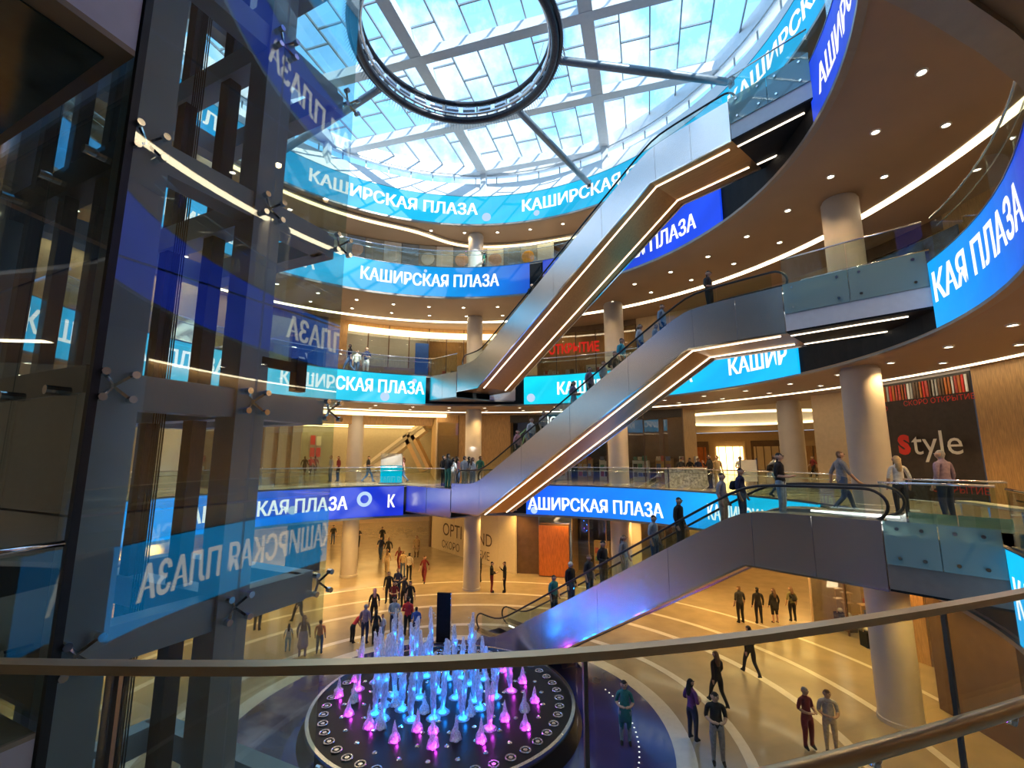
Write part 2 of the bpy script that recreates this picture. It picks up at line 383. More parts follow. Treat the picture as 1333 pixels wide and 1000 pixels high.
for l, a0, txt, span, zc in LET:
    root = next((r for (k, i), (r, h, lo) in SCR.items() if k == l and lo <= a0-.5 <= h), None)
    if root is None: continue
    vs, fs = text_mesh(txt, 1.0, .014); n0 = len(vs); f0 = list(fs)
    for sh_ in (-.02, .02):                                   # heavier strokes
        fs = fs+[tuple(i+len(vs) for i in f) for f in f0]; vs = vs+[v+Vector((sh_, 0, 0)) for v in vs[:n0]]
    x0 = min(v.x for v in vs); x1 = max(v.x for v in vs); y1 = max(v.y for v in vs)
    lo = SCR[[k for k, v in SCR.items() if v[0] is root][0]][2]
    cap = {1: .70, 2: .72, 3: .74, 4: .80}[l]; b = MB(); rr = LV[l]['R']
    kk = span/(x1-x0) if txt != 'К' else 2.9
    vv = [pt(l, a0-(v.x-x0)*kk, -.058, zc-cap/2+v.y*cap/.73) for v in vs]
    keep = [f for f in fs if all(a0-(vs[i].x-x0)*kk > lo+.2 for i in f)]
    b.add(vv, keep); b.build('lettering', M['white_led'], root)
# round graphic marks that float across the picture
def screen_mark(l, a, z, r, kind='bubble'):
    root = next((q for (k, i), (q, h, lo) in SCR.items() if k == l and lo <= a <= h), None)
    if root is None: return
    b = MB(); n = 22
    ring = [] ; inner = .55 if kind == 'ring' else 0
    for i in range(n):
        t = 2*math.pi*i/n
        for q in (r, r*inner):
            ring.append(pt(l, a-math.degrees(q*math.cos(t)/LV[l]['R']), -.056, z+q*math.sin(t)))
    b.add(ring, [(2*i, 2*((i+1) % n), 2*((i+1) % n)+1, 2*i+1) for i in range(n)])
    b.build('round_mark', glow('pale_blue_mark', (.55, .75, 1), .8), root)
for a_ in [(1, 119.8, 5.7, .42, 'ring'), (1, 136.5, 5.35, .22), (1, 75.5, 4.95, .2), (2, 108.5, 12.45, .14), (2, 116, 11.45, .26), (2, 77, 11.5, .25), (3, 100, 18.9, .1), (4, 86.5, 23.75, .3), (4, 148, 24.2, .5, 'ring'), (4, 72, 23.7, .2)]:
    screen_mark(*a_)

# ---------------- columns
def column(x, y, lv, r=.58):
    for l in lv:
        z0 = LV[l]['zf']; z1 = LV[l+1]['zb']
        b = MB(); b.lathe([(r+.03, 0), (r+.03, .12), (r, .14), (r, z1-z0-.1), (r-.05, z1-z0-.1), (r-.05, z1-z0)], 32, (x, y, z0))
        struct(autosmooth(b.build('column', M['column'])))
column(12.0, 15.65, (0, 1, 2, 3)); column(6.2, 27.2, (0, 1, 2, 3)); column(-2.5, 30.0, (0, 1, 2, 3), .52)
column(-11.2, 33.2, (0, 1), .55); column(15.2, 25.2, (1,), .6); column(-15.8, 21.5, (0, 1, 2, 3))
column(7.5, 2.9, (1,)) ; column(12.6, 7.0, (2,))

# ---------------- downlights
def downlight_mesh():
    b = MB(); b.mat(0).lathe([(.13, 0), (.13, -.035), (.095, -.035), (.085, -.01)], 16); b.mat(1).lathe([(.086, -.012), (.0001, -.012)], 16)
    o = b.build('downlight', [M['white'], M['lamp']]); return o
DLP = downlight_mesh(); DLM = DLP.data; bpy.data.objects.remove(DLP)
DLL = {}
LAMPC = {1: (1, .56, .13), 2: (1, .62, .22), 3: (1, .66, .30), 4: (1, .70, .36)}
def downlight(p, l, lamp=0):
    o = bpy.data.objects.new('downlight', DLM); COL.objects.link(o); o.location = p
    tag(o, {1: 'small round downlight in the ceiling over the ground floor', 2: 'small round downlight in the ceiling over the lowest gallery', 3: 'small round downlight in the brown ceiling over the middle gallery', 4: 'small round downlight in the ceiling of the top gallery'}[l], 'downlight', 'downlights of ring %s' % WHERE[l])
    if lamp:
        key_ = lamp; lamp = (lamp, l)
        if lamp not in DLL:
            d = bpy.data.lights.new('downlight_beam', 'SPOT'); d.energy = key_; d.spot_size = R_(125); d.spot_blend = .6; d.shadow_soft_size = .09; d.color = LAMPC[l]; DLL[lamp] = d
        q = bpy.data.objects.new('downlight_beam', DLL[lamp]); COL.objects.link(q); q.parent = o; q.location = (0, 0, -.06)
for l, dr, rng, lamp in ((3, 1.85, (-36, 190), 130), (3, 3.65, (-36, 150), 0), (2, 1.4, (-36, 190), 220), (2, 3.1, (-36, 150), 0), (4, 1.1, (30, 160), 110), (1, 1.6, (-20, 190), 300), (1, 4.6, (0, 170), 380)):
    a = rng[0]
    while a <= rng[1]:
        p = pt(l, a, dr, LV[l]['zb']-.001)
        if not (p.y < 1.2): downlight(p, l, lamp)
        a += 9 if l != 1 else 12

# ================================================================== skylight
SK = thing('skylight', 'large round glass skylight of white steel beams and staggered panes over the atrium', 'skylight', (-2.5, 15.2, 27.4))
SK['kind'] = 'structure'
CS = Vector((-2.5, 15.2, 0)); RS = 13.9; ZR = 27.75
al = Vector((.28, .96, 0)).normalized(); be = Vector((.96, -.28, 0)).normalized()
def chord(s=None, t=None, R=RS):
    """end points of a line of the roof grid inside the circle"""
    s0 = CS.dot(al); t0 = CS.dot(be)
    if s is not None:
        h = R*R-(s-s0)**2
        if h <= 0: return None
        h = math.sqrt(h); return al*s+be*(t0-h), al*s+be*(t0+h)
    h = R*R-(t-t0)**2
    if h <= 0: return None
    h = math.sqrt(h); return be*t+al*(s0-h), be*t+al*(s0+h)
for s in (3.6, 8.3, 13.0, 17.6, 22.4, 26.9):
    q = chord(s=s)
    if q:
        b = MB(); z = Vector((0, 0, ZR-.42)); b.beam(q[0]+z, q[1]+z, .34, .55); b.beam(q[0]+z-Vector((0, 0, .28)), q[1]+z-Vector((0, 0, .28)), .5, .05)
        b.build('cross_beam', M['roofsteel'], SK)
for t in (-18, -9.9, -1.75, 6.4):
    q = chord(t=t)
    if q:
        b = MB(); z = Vector((0, 0, ZR-.36)); b.beam(q[0]+z, q[1]+z, .42, .62); b.beam(q[0]+z-Vector((0, 0, .32)), q[1]+z-Vector((0, 0, .32)), .6, .05)
        b.build('main_beam', M['roofsteel'], SK)
t0 = CS.dot(be); s0 = CS.dot(al); PW, PL = 1.35, 2.35
pane_src = None; bar_src = None; i = 0
tt = -1.75-PW*13
while tt < t0+RS:
    q = chord(t=tt)
    if q:
        b = MB(); z = Vector((0, 0, ZR)); b.beam(q[0]+z, q[1]+z, .06, .12); b.build('mullion', M['mullion'], SK)
    j = 0; ss = 3.6-PL*3-(PL*.5 if i % 2 else 0)-(.4 if i % 3 == 0 else 0)
    while ss < s0+RS:
        tc_, sc_ = tt+PW/2, ss+PL/2
        if (tc_-t0)**2+(sc_-s0)**2 < (RS-.2)**2:
            ctr = al*sc_+be*tc_+Vector((0, 0, ZR+.03)); mt = Matrix.Translation(ctr-SK.location) @ Matrix(((be.x, al.x, 0, 0), (be.y, al.y, 0, 0), (0, 0, 1, 0), (0, 0, 0, 1)))
            if pane_src is None:
                pane_src = MB().box((0, 0, 0), (PW-.05, PL-.05, .02)).build('pane', M['gls_roof'], SK, local=True); pane_src.matrix_local = mt
                bar_src = MB().box((0, -PL/2, -.02), (PW-.04, .06, .09)).build('transom', M['mullion'], SK, local=True); bar_src.matrix_local = mt
            else:
                share(pane_src, 'pane', SK, mt); share(bar_src, 'transom', SK, mt)
        ss += PL
    tt += PW; i += 1
# perimeter ring, clerestory glass and posts, white sloping sill, outer roof
b = MB(); b.lathe([(RS-.25, 27.1), (RS+.3, 27.1), (RS+.3, 27.9), (RS-.25, 27.9), (RS-.25, 27.1)], 72, (CS.x, CS.y, 0)); b.build('ring_beam', M['roofsteel'], SK)
b = MB(); b.lathe([(RS-.22, 26.95), (RS-.1, 26.95), (RS-.1, 27.05), (RS-.22, 27.05), (RS-.22, 26.95)], 72, (CS.x, CS.y, 0)); b.build('ring_rail', M['roofsteel'], SK)
for a in range(-60, 240, 6):
    p0, p1 = (Vector((CS.x+(RS)*math.cos(R_(x)), CS.y+(RS)*math.sin(R_(x)), 0)) for x in (a, a+6))
    MB().beam(p0+Vector((0, 0, 26.85)), p1+Vector((0, 0, 26.85)), .02, .75).build('clerestory_pane', M['gls_roof'], SK)
    MB().box((p0.x, p0.y, 26.85), (.06, .06, .75), R_(a)).build('post', M['mullion'], SK)
for t in (-9.9, -1.75, -18):
    q = chord(t=t, R=RS-.3)
    if q: MB().box((q[1].x, q[1].y, 26.4), (.36, .36, 2.2), math.atan2(al.y, al.x)).build('column_stub', M['roofsteel'], SK)
b = MB(); b.lathe([(13.28, 25.2), (13.28, 25.3), (13.8, 26.5), (14.2, 26.5), (14.2, 25.2)], 96, (-2.5, 15.2, 0)); struct(autosmooth(b.build('roof_sill', M['white'])))
b = MB(); b.lathe([(14.15, 25.0), (24.5, 25.0), (24.5, 25.3), (14.15, 25.3), (14.15, 25.0)], 72, (CS.x, CS.y, 0)); struct(b.build('roof_slab', M['white']))

# ================================================================== ring truss hung under the skylight
CH = Vector((-2.3, 16.9, 25.0)); RC = 4.1
ch = thing('ring_chandelier', 'dark circular lighting truss hung under the skylight', 'chandelier', CH)
def circ(r, z, n=72): return [(CH.x+r*math.cos(2*math.pi*i/n), CH.y+r*math.sin(2*math.pi*i/n), CH.z+z) for i in range(n)]
for r, z, t, nm in ((RC, -.1, .17, 'lower_rail'), (RC-.22, .1, .06, 'light_rail'), (RC-.08, .75, .13, 'upper_rail'), (RC+.24, -.02, .09, 'outer_rail')):
    MB().tube(circ(r, z), t, 8, True).build(nm, M['ringdark'] if nm != 'light_rail' else M['steel'], ch, smooth=True)
can = None; rung = None
for i in range(48):
    a = 2*math.pi*i/48; m_ = Matrix.Translation((RC*math.cos(a), RC*math.sin(a), 0)) @ Matrix.Rotation(a, 4, 'Z')
    if rung is None:
        rung = MB().beam((.0, 0, -.1), (-.08, 0, .75), .07, .07).build('rung', M['steel_d'], ch, local=True); rung.matrix_local = m_
    else: share(rung, 'rung', ch, m_)
for i in range(30):
    a = 2*math.pi*(i+.35)/30; m_ = Matrix.Translation((RC*math.cos(a), RC*math.sin(a), .3)) @ Matrix.Rotation(a, 4, 'Z')
    if can is None:
        can = autosmooth(MB().tube([(-.06, -.3, .08), (-.06, .3, .08)], .17, 10).build('lamp_can', M['steel'], ch, local=True)); can.matrix_local = m_
    else: share(can, 'lamp_can', ch, m_)
b = MB()
for i in range(200):
    a = 2*math.pi*i/200; c, s = math.cos(a), math.sin(a); p = Vector((CH.x+c*(RC+.3), CH.y+s*(RC+.3), CH.z)); b.tube([p, p+Vector((c*.15, s*.15, -.3))], [.016, .004], 4)
tag(b.build('spike_fringe', M['steel'], ch), 'thin steel spikes round the outside', kind='stuff')
def strut(p0, p1, lab):
    r_ = thing('roof_strut', lab, 'strut', p0, 0, 'struts of the ring truss')
    d = (Vector(p1)-Vector(p0)); P = [Vector(p0)+d*k for k in (0, .02, .5, .98, 1)]
    autosmooth(MB().tube(P, [.10, .17, .19, .17, .10], 14).build('tube', M['tube'], r_))
    MB().beam(P[0]-d.normalized()*.15, P[1], .12, .3).build('ring_lug', M['steel_d'], r_)
    MB().beam(P[4], P[4]+d.normalized()*.35, .25, .45).build('wall_bracket', M['steel_d'], r_)
strut((1.75, 17.6, 25.15), (10.1, 18.9, 25.2), 'grey tubular strut running right from the ring truss')
strut((.1, 20.3, 25.15), (4.75, 26.2, 24.75), 'grey tubular strut slanting down from the ring truss behind the upper escalator')
strut((-5.9, 19.0, 25.15), (-12.9, 23.3, 24.75), 'grey tubular strut from the ring truss toward the glass lift')
for i, (p, q) in enumerate((((-6, 18, 25.5), (-6.5, 19.5, 27.4)), ((1.2, 18, 25.5), (1.5, 19, 27.4)), ((-2.3, 12.8, 25.5), (-2.3, 12.5, 27.4)))):
    tag(MB().tube([p, q], .012, 5).build('hanger_cable', M['steel_d']), ['thin steel cable holding the ring truss at its lift side', 'thin steel cable holding the ring truss at its escalator side', 'thin steel cable holding the ring truss at its near side'][i], 'cable')

# ================================================================== escalators
EDIR = {1: Vector((.632, -.775, 0)).normalized(), 2: Vector((.70, -.714, 0)).normalized(), 3: Vector((.64, -.768, 0)).normalized()}
KN = {1: (6.11, 12.67), 2: (5.93, 15.25), 3: (5.09, 15.65)}      # upper knees, near side
BD, TD = 1.15, .28                                              # cladding below and above the floor line
T30 = math.tan(R_(30)); RUN = 6.4/T30; EW = 2.3; XT = 3.0
def zprof(x, rise=6.4, k=.9):
    """floor line of an escalator with eased knees"""
    run = rise/T30
    def soft(u): return (u+math.sqrt(u*u+k*k*.25))/2
    return (soft(x)-soft(x-run))*T30
def escalator(k_, zl, label, xl, grounded=False, rise=6.4):
    K = KN[k_]; EX = EDIR[k_]; EA = math.atan2(EX.y, EX.x)
    run = rise/T30; P0 = Vector((K[0], K[1], zl))-EX*run
    r = thing('escalator', label, 'escalator', P0, EA, 'escalators crossing the atrium')
    bot = [(-xl, -BD), (.3, -BD), (run, rise-BD), (run+XT, rise-BD)]
    if grounded: bot = [(-xl, .01), (.3+BD/T30, .01), (run, rise-BD), (run+XT, rise-BD)]
    def zb(x):
        for (x0, z0), (x1, z1) in zip(bot, bot[1:]):
            if x <= x1: return z0+(z1-z0)*(x-x0)/(x1-x0)
        return bot[-1][1]
    def top(x): return zprof(x, rise)+TD
    cuts = [-xl, .35, 3.2, 6.0, 8.8, run+.25, run+XT*.55, run+XT]
    for y0, y1 in ((0, .05), (EW-.05, EW)):
        for a, c in zip(cuts, cuts[1:]):
            xs = [a+.006+(c-a-.012)*i/8 for i in range(9)]
            for (bx, _) in bot:
                if a+.02 < bx < c-.02: xs.append(bx)
            xs.sort(); b = MB(); vs = []
            for x in xs: vs += [(x, y0, zb(x)), (x, y1, zb(x)), (x, y1, top(x)), (x, y0, top(x))]
            fs = []
            for i in range(len(xs)-1):
                p, q = 4*i, 4*i+4
                fs += [(p, p+1, q+1, q), (p+1, p+2, q+2, q+1), (p+2, p+3, q+3, q+2), (p+3, p, q, q+3)]
            e = 4*(len(xs)-1); fs += [(3, 2, 1, 0), (e, e+1, e+2, e+3)]
            b.add(vs, fs).build('side_panel', M['steel'], r, local=True)
    # soffit panels, edge ledge and the two light lines
    if not grounded: sp = bot
    else: sp = bot[1:]
    for (x0, z0), (x1, z1) in zip(sp, sp[1:]):
        MB().beam((x0, EW/2, z0+.05), (x1, EW/2, z1+.05), EW-.12, .05).build('soffit_panel', M['bronze'], r, local=True)
    for y in (() if grounded else (.42, EW-.42)):
        b = MB()
        for (x0, z0), (x1, z1) in zip(sp[0:] if not grounded else sp, sp[1:]):
            if x0 < .4 and not grounded and x1 < 1: continue
            b.beam((x0, y, z0+.012), (x1-(.0 if x1 < run+1 else .25), y, z1+.012), .055, .03)
        b.build('light_line', M['strip'], r, local=True)
    b = MB()
    for y in (.012, EW-.012):
        for (x0, z0), (x1, z1) in zip(sp, sp[1:]): b.beam((x0, y, z0), (x1, y, z1), .06, .05)
        tag(b.build('bottom_trim', M['chrome'], r, local=True), 'bright lower edge'); b = MB()
    # decks beside the steps, glass, handrails
    N = 60; X = [-xl+(run+XT+xl)*i/N for i in range(N+1)]
    for y, w in ((.24, .44), (EW-.24, .44)):
        b = MB(); vs = []
        for x in X: vs += [(x, y-w/2, top(x)-.02), (x, y+w/2, top(x)+.01), (x, y+w/2, top(x)-.1)]
        b.add(vs, [(3*i, 3*i+3, 3*i+4, 3*i+1) for i in range(N)]+[(3*i+1, 3*i+4, 3*i+5, 3*i+2) for i in range(N)])
        b.build('deck', M['steel'], r, local=True, smooth=True)
    for y in (.40, EW-.40):
        n = 9; x0_, x1_ = -xl+.35, run+XT-.35
        for i in range(n):
            a, c = x0_+(x1_-x0_)*i/n, x0_+(x1_-x0_)*(i+1)/n; xs = [a+.01+(c-a-.02)*k/6 for k in range(7)]
            b = MB(); vs = []
            for x in xs: vs += [(x, y-.006, top(x)), (x, y+.006, top(x)), (x, y+.006, top(x)+.62), (x, y-.006, top(x)+.62)]
            fs = []
            for k in range(6):
                p, q = 4*k, 4*k+4; fs += [(p+1, p+2, q+2, q+1), (p+3, p, q, q+3), (p+2, p+3, q+3, q+2)]
            b.add(vs, fs).build('glass_pane', M['gls_rail'], r, local=True)
        path = [(x, y, top(x)+.66) for x in [x0_+(x1_-x0_)*k/44 for k in range(45)]]
        def endloop(xc, sg, z): return [(xc+sg*.42*math.sin(R_(t)), y, z+.36*math.cos(R_(t))) for t in range(15, 181, 15)]
        zl_, zh_ = top(x0_)+.30, top(x1_)+.30
        path = list(reversed(endloop(x0_, -1, zl_)))+path+endloop(x1_, 1, zh_)
        MB().tube(path, .036, 8).build('handrail', M['rubber'], r, local=True, smooth=True)
    # steps
    st = None; k = 0; x = -.4
    while x < run+.4:
        z = zprof(x, rise); m_ = Matrix.Translation((x, EW/2, z))
        if st is None:
            st = MB().box((.2, 0, -.12), (.4, 1.02, .24)).build('step', M['tread'], r, local=True); st.matrix_local = m_
        else: share(st, 'step', r, m_)
        x += .405
    for a, c, z in ((-xl, -.4, 0), (run+.4, run+XT, rise)):
        MB().box(((a+c)/2, EW/2, z-.02), (c-a, 1.05, .04)).build('comb_plate', M['steel'], r, local=True)
        for y in (.47, EW-.47):
            MB().box(((a+c)/2+(.3 if z else .2), y, z+.2), (c-a-.7, .03, .04)).build('skirt_light', M['skirt'], r, local=True)
    return r, P0
E1, P1 = escalator(1, 0.0, 'lowest escalator, rising from the fountain floor to the near gallery', 1.6, True)
E2, P2 = escalator(2, 6.4, 'middle escalator with riders, crossing in front of the middle rings', 1.9)
E3, P3 = escalator(3, 12.8, 'uppermost escalator with bright steel side, rising toward the skylight', 1.7)
def on_esc(k_, s, t=1.0, rise=6.4):
    P0 = {1: P1, 2: P2, 3: P3}[k_]; EX = EDIR[k_]; EN = Vector((-EX.y, EX.x, 0))
    z = P0.z+zprof(s, rise)+.0; return P0+EX*s+EN*t+Vector((0, 0, z-P0.z))
# upper landings: bridges with frosted green glass sides
def bridge(l, label, bolts=True):
    K = KN[l]; EX = EDIR[l]; EA = math.atan2(EX.y, EX.x)
    z = LV[l]['zf']; a = Vector((K[0], K[1], 0))+EX*(XT+.02); c = LV[l]['c']; L = 0
    while (a+EX*L-Vector((c[0], c[1], 0))).length < LV[l]['R']-.12 and L < 6: L += .1
    r = thing('landing_bridge', label, 'bridge', (a.x, a.y, z), EA, 'bridges from the escalators to the galleries')
    MB().box((L/2+.25, EW/2, -.12), (L+.5, EW, .24)).build('deck', M['gfloor'], r, local=True)
    MB().box((L/2+.2, EW/2, -1.13), (L+.4, EW-.02, .06)).build('soffit', M['black'], r, local=True)
    for y in (.03, EW-.03):
        MB().box((L/2, y, -.86), (L, .06, .5)).build('lower_panel', M['rim'] if l == 1 else M['white'], r, local=True)
        MB().box((L/2, y, -.32), (L, .03, .56)).build('side_backing', M['grey'], r, local=True)
        n = 2
        for i in range(n):
            w = L/n; fp = MB().box((w*(i+.5), y+(-.06 if y < 1 else .06), -.15), (w-.02, .018, .9)).build('frosted_pane', M['gls_frost'], r, local=True)
            MB().box((w*(i+.5), y, .58), (w-.02, .014, 1.0)).build('glass_pane', M['gls_rail'], r, local=True)
            for bx in (.25, w-.25):
                for bz in (-.45, .15):
                    yy = y+(-.085 if y < 1 else .085)
                    MB().tube([(w*i+bx, yy-.02, bz), (w*i+bx, yy+.02, bz)], .035, 10).build('bolt', M['chrome'], fp, local=True)
        MB().tube([(0, y, 1.1), (L, y, 1.1)], .024, 8).build('handrail', M['chrome'], r, local=True, smooth=True)
    for y in (.42, EW-.42):
        if l > 1: MB().box((L*.42, y, -1.17), (L*.84, .055, .03)).build('light_line', M['strip'], r, local=True)
    return L
bridge(1, 'grey panelled bridge at the head of the lowest escalator')
bridge(2, 'frosted green glass bridge at the head of the middle escalator')
bridge(3, 'pale bridge with green glass at the head of the uppermost escalator')
# lower landings of the two upper escalators
def foot_landing(k_, xl, l, xa, label):
    EX = EDIR[k_]; EN = Vector((-EX.y, EX.x, 0)); P0 = {2: P2, 3: P3}[k_]
    z = LV[l]['zf']; near = P0-EX*xl; far = near+EN*EW
    aL, aR = xa
    edge = [pt(l, a, .08) for a in arcs(aL, aR, 2)]
    poly = [Vector((near.x, near.y, 0))]+edge+[Vector((far.x, far.y, 0))]
    r = thing('landing_platform', label, 'landing', (near.x, near.y, z), 0, 'landings at the escalator feet')
    MB().prism([(p.x, p.y) for p in poly], z-.10, z-.004).build('deck', M['gfloor'], r)
    MB().prism([(p.x, p.y) for p in poly], z-1.5, z-1.44).build('soffit', M['rim'], r)
    A_, B_ = poly[0], edge[0]; d = (B_-A_); n = 2
    for i in range(n):
        MB().beam(A_+d*(i/n+.004)+Vector((0, 0, z-.72)), A_+d*((i+1)/n-.004)+Vector((0, 0, z-.72)), .05, 1.42).build('steel_panel', M['steel'], r)
        MB().beam(A_+d*(i/n+.006)+Vector((0, 0, z+.5)), A_+d*((i+1)/n-.006)+Vector((0, 0, z+.5)), .014, 1.0).build('glass_pane', M['gls_rail'], r)
    MB().beam(poly[-1]+Vector((0, 0, z-.72)), edge[-1]+Vector((0, 0, z-.72)), .05, 1.42).build('steel_panel', M['steel'], r)
    MB().tube([A_+Vector((0, 0, z+1.03)), B_+Vector((0, 0, z+1.03))], .022, 8).build('handrail', M['chrome'], r, smooth=True)
foot_landing(2, 1.9, 1, (109.5, 80), 'steel fronted landing where the middle escalator starts')
foot_landing(3, 1.7, 2, (104.5, 81), 'steel fronted landing where the uppermost escalator starts')

# ================================================================== balustrades of the galleries
def balustrade(l, spans, label, grp='glass balustrades of the galleries'):
    z = LV[l]['zf']; r = thing('balustrade', label, 'balustrade', pt(l, spans[0][0], .05, z), 0, grp)
    for a1, a0 in spans:
        A = arcs(a0, a1, 6.5)
        for p, q in zip(A, A[1:]):
            P, Q = pt(l, p, .05, z+.53), pt(l, q, .05, z+.53); d = (Q-P).normalized()*.01
            MB().beam(P+d, Q-d, .016, 1.0).build('glass_pane', M['gls_rail'], r)
        MB().tube([pt(l, a, .05, z+1.06) for a in arcs(a0, a1, 2.5)], .024, 8).build('handrail', M['chrome'], r, smooth=True)
        MB().tube([pt(l, a, .17, z+.86) for a in arcs(a0, a1, 2.5)], .016, 6).build('inner_rail', M['chrome'], r, smooth=True)
        b = MB(); ring_plate(b, l, a0, a1, .0, .1, z, z+.04); b.build('base_channel', M['steel_d'], r)
balustrade(1, [(178, 109.5), (79.5, 0)], 'glass balustrade round the far side of the lowest gallery')
balustrade(1, [(-31.5, -47)], 'short glass balustrade of the near gallery beside the grey bridge')
balustrade(2, [(185, 104), (81, 8), (-19, -62)], 'glass balustrade round the second ring')
balustrade(3, [(185, 6), (-18, -62)], 'glass balustrade round the third ring')

# ================================================================== the railing right in front of the camera
nr = thing('near_railing', 'curved railing with warm metal rails and clear glass right in front of the viewer', 'railing', (0, 1.4, 6.4))
def near_pt(a, dr, z): return pt(1, a, dr, z)
A = arcs(-121, -48, 1.0)
b = MB(); vs = []
for a in A:
    p0, p1 = near_pt(a, .004, 0), near_pt(a, .046, 0)
    vs += [Vector((p0.x, p0.y, 7.478)), Vector((p1.x, p1.y, 7.478)), Vector((p1.x, p1.y, 7.502)), Vector((p0.x, p0.y, 7.502))]
fs = []
for i in range(len(A)-1):
    p, q = 4*i, 4*i+4; fs += [(p, p+1, q+1, q), (p+1, p+2, q+2, q+1), (p+2, p+3, q+3, q+2), (p+3, p, q, q+3)]
b.add(vs, fs).build('top_rail', M['brass'], nr)
HR = MB().tube([near_pt(a, .06, 7.118) for a in A], .027, 14).build('handrail', M['brass'], nr, smooth=True)
# joints of the glass fall at these bearings
J = [-121, -96, -86.5, -81.4, -75.5, -66, -48]
for a0, a1 in zip(J, J[1:]):
    AA = arcs(a0+.1, a1-.1, 1.5); b = MB(); vs = []
    for a in AA:
        p0, p1 = near_pt(a, .018, 0), near_pt(a, .032, 0)
        vs += [Vector((p0.x, p0.y, 6.25)), Vector((p1.x, p1.y, 6.25)), Vector((p1.x, p1.y, 7.476)), Vector((p0.x, p0.y, 7.476))]
    n = len(AA); b.add(vs, [f for i in range(n-1) for f in ((4*i+1, 4*i+2, 4*i+6, 4*i+5), (4*i+3, 4*i, 4*i+4, 4*i+7))]+[(0, 1, 2, 3), (4*n-1, 4*n-2, 4*n-3, 4*n-4)])
    b.build('glass_pane', M['gls_near'], nr)
for a in J[1:-1]:
    p = near_pt(a, .025, 6.86); MB().box(p, (.016, .012, 1.23), R_(a)).build('joint_post', M['steel_d'], nr)
for a in (-84, -77.4, -74.4, -70, -62, -56):
    MB().tube([near_pt(a, .06, 7.09), near_pt(a, .055, 7.065), near_pt(a, .03, 7.065)], .011, 6).build('bracket', M['chrome'], nr, smooth=True).parent = HR

# ================================================================== glass lift
LA = Vector((-2.88, 3.14, 0)); LU = Vector((.43, .905, 0)).normalized(); LW = Vector((-LU.y, LU.x, 0)); LD, LF = 2.15, 2.5
ZT = 26.8
lift = thing('glass_lift_shaft', 'tall glass lift shaft with blue grey steel frame beside the near gallery', 'lift shaft', LA)
def lp(u, w, z=0): return LA+LU*u+LW*w+Vector((0, 0, z))
BZ = [1.2, 3.0, 4.9, 6.75, 8.53, 10.45, 12.3, 14.15, 16.0, 17.85, 19.7, 21.5, 23.3, 25.1]
for u, w, sz, nm in ((.16, .16, .26, 'steel_column'), (1.18, .17, .28, 'steel_column'), (.16, LF-.16, .24, 'steel_column'), (1.18, LF-.17, .26, 'steel_column')):
    MB().box(lp(u, w, ZT/2), (sz, sz, ZT), math.atan2(LU.y, LU.x)).build(nm, M['liftsteel'], lift)
for w in (.85, 1.65):
    MB().box(lp(1.18, w, ZT/2), (.13, .16, ZT), math.atan2(LU.y, LU.x)).build('guide_rail', M['liftdark'], lift)
for w in (.62, 1.25, 1.9):
    MB().box(lp(.14, w, ZT/2), (.1, .12, ZT), math.atan2(LU.y, LU.x)).build('door_post', M['liftdark'], lift)
for i in range(6):
    q = lp(.75, .55+i*.035); MB().tube([q, q+Vector((0, 0, ZT))], .006, 5).build('hoist_cable', M['rubber'], lift)
for z in BZ:
    Zv = Vector((0, 0, z)); h = .26
    for p, q in (((.03, .16), (1.95, .16)), ((1.98, .10), (1.98, LF-.1)), ((.16, .05), (.16, LF-.05)), ((.03, LF-.16), (2.0, LF-.16)), ((1.18, .1), (1.18, LF-.1))):
        MB().beam(lp(*p)+Zv, lp(*q)+Zv, .2, h).build('ring_beam', M['liftsteel'] if p != (.16, .05) else M['liftdark'], lift)
# glass skin: side (two bays), front and rear
ED = [0, 4.0, 7.66, 9.5, 11.4, 15.1, 18.8, 22.4, ZT]
for z0, z1 in zip(ED, ED[1:]):
    for (u0, w0), (u1, w1) in (((0, 0), (1.19, 0)), ((1.19, 0), (LD, 0)), ((LD, 0), (LD, LF)), ((0, LF), (LD, LF)), ((0, 0), (0, LF*.5)), ((0, LF*.5), (0, LF))):
        a, c = lp(u0, w0, (z0+z1)/2), lp(u1, w1, (z0+z1)/2); d = (c-a).normalized()*.008
        MB().beam(a+d, c-d, .016, z1-z0-.016).build('glass_pane', M['gls_lift'], lift)
for u, w in ((0, 0), ):
    MB().box(lp(u-.01, w-.01, ZT/2), (.05, .05, ZT), math.atan2(LU.y, LU.x)).build('corner_profile', M['liftdark'], lift)
# spider fittings on the beams
def spider(p, nrm, par):
    b = MB()
    for dz in (-.09, .09): 
        for s in (-.09, .09):
            q = Vector(p)+LU*s+Vector((0, 0, dz)); b.tube([q-Vector(nrm)*.02, q+Vector(nrm)*.035], .028, 8); b.beam(q, Vector(p)-Vector(nrm)*.06, .02, .02)
    autosmooth(b.build('spider_fitting', M['chrome'], par))
for z in BZ[2:9]:
    for u in (.12, 1.19, LD-.06): spider(lp(u, -.03, z+.02), -LW, lift)
    for w in (.5, 1.25, 2.0): 
        q = lp(-.03, w, z); MB().tube([q+LU*.03, q-LU*.05], .035, 10).build('glass_bolt', M['chrome'], lift)
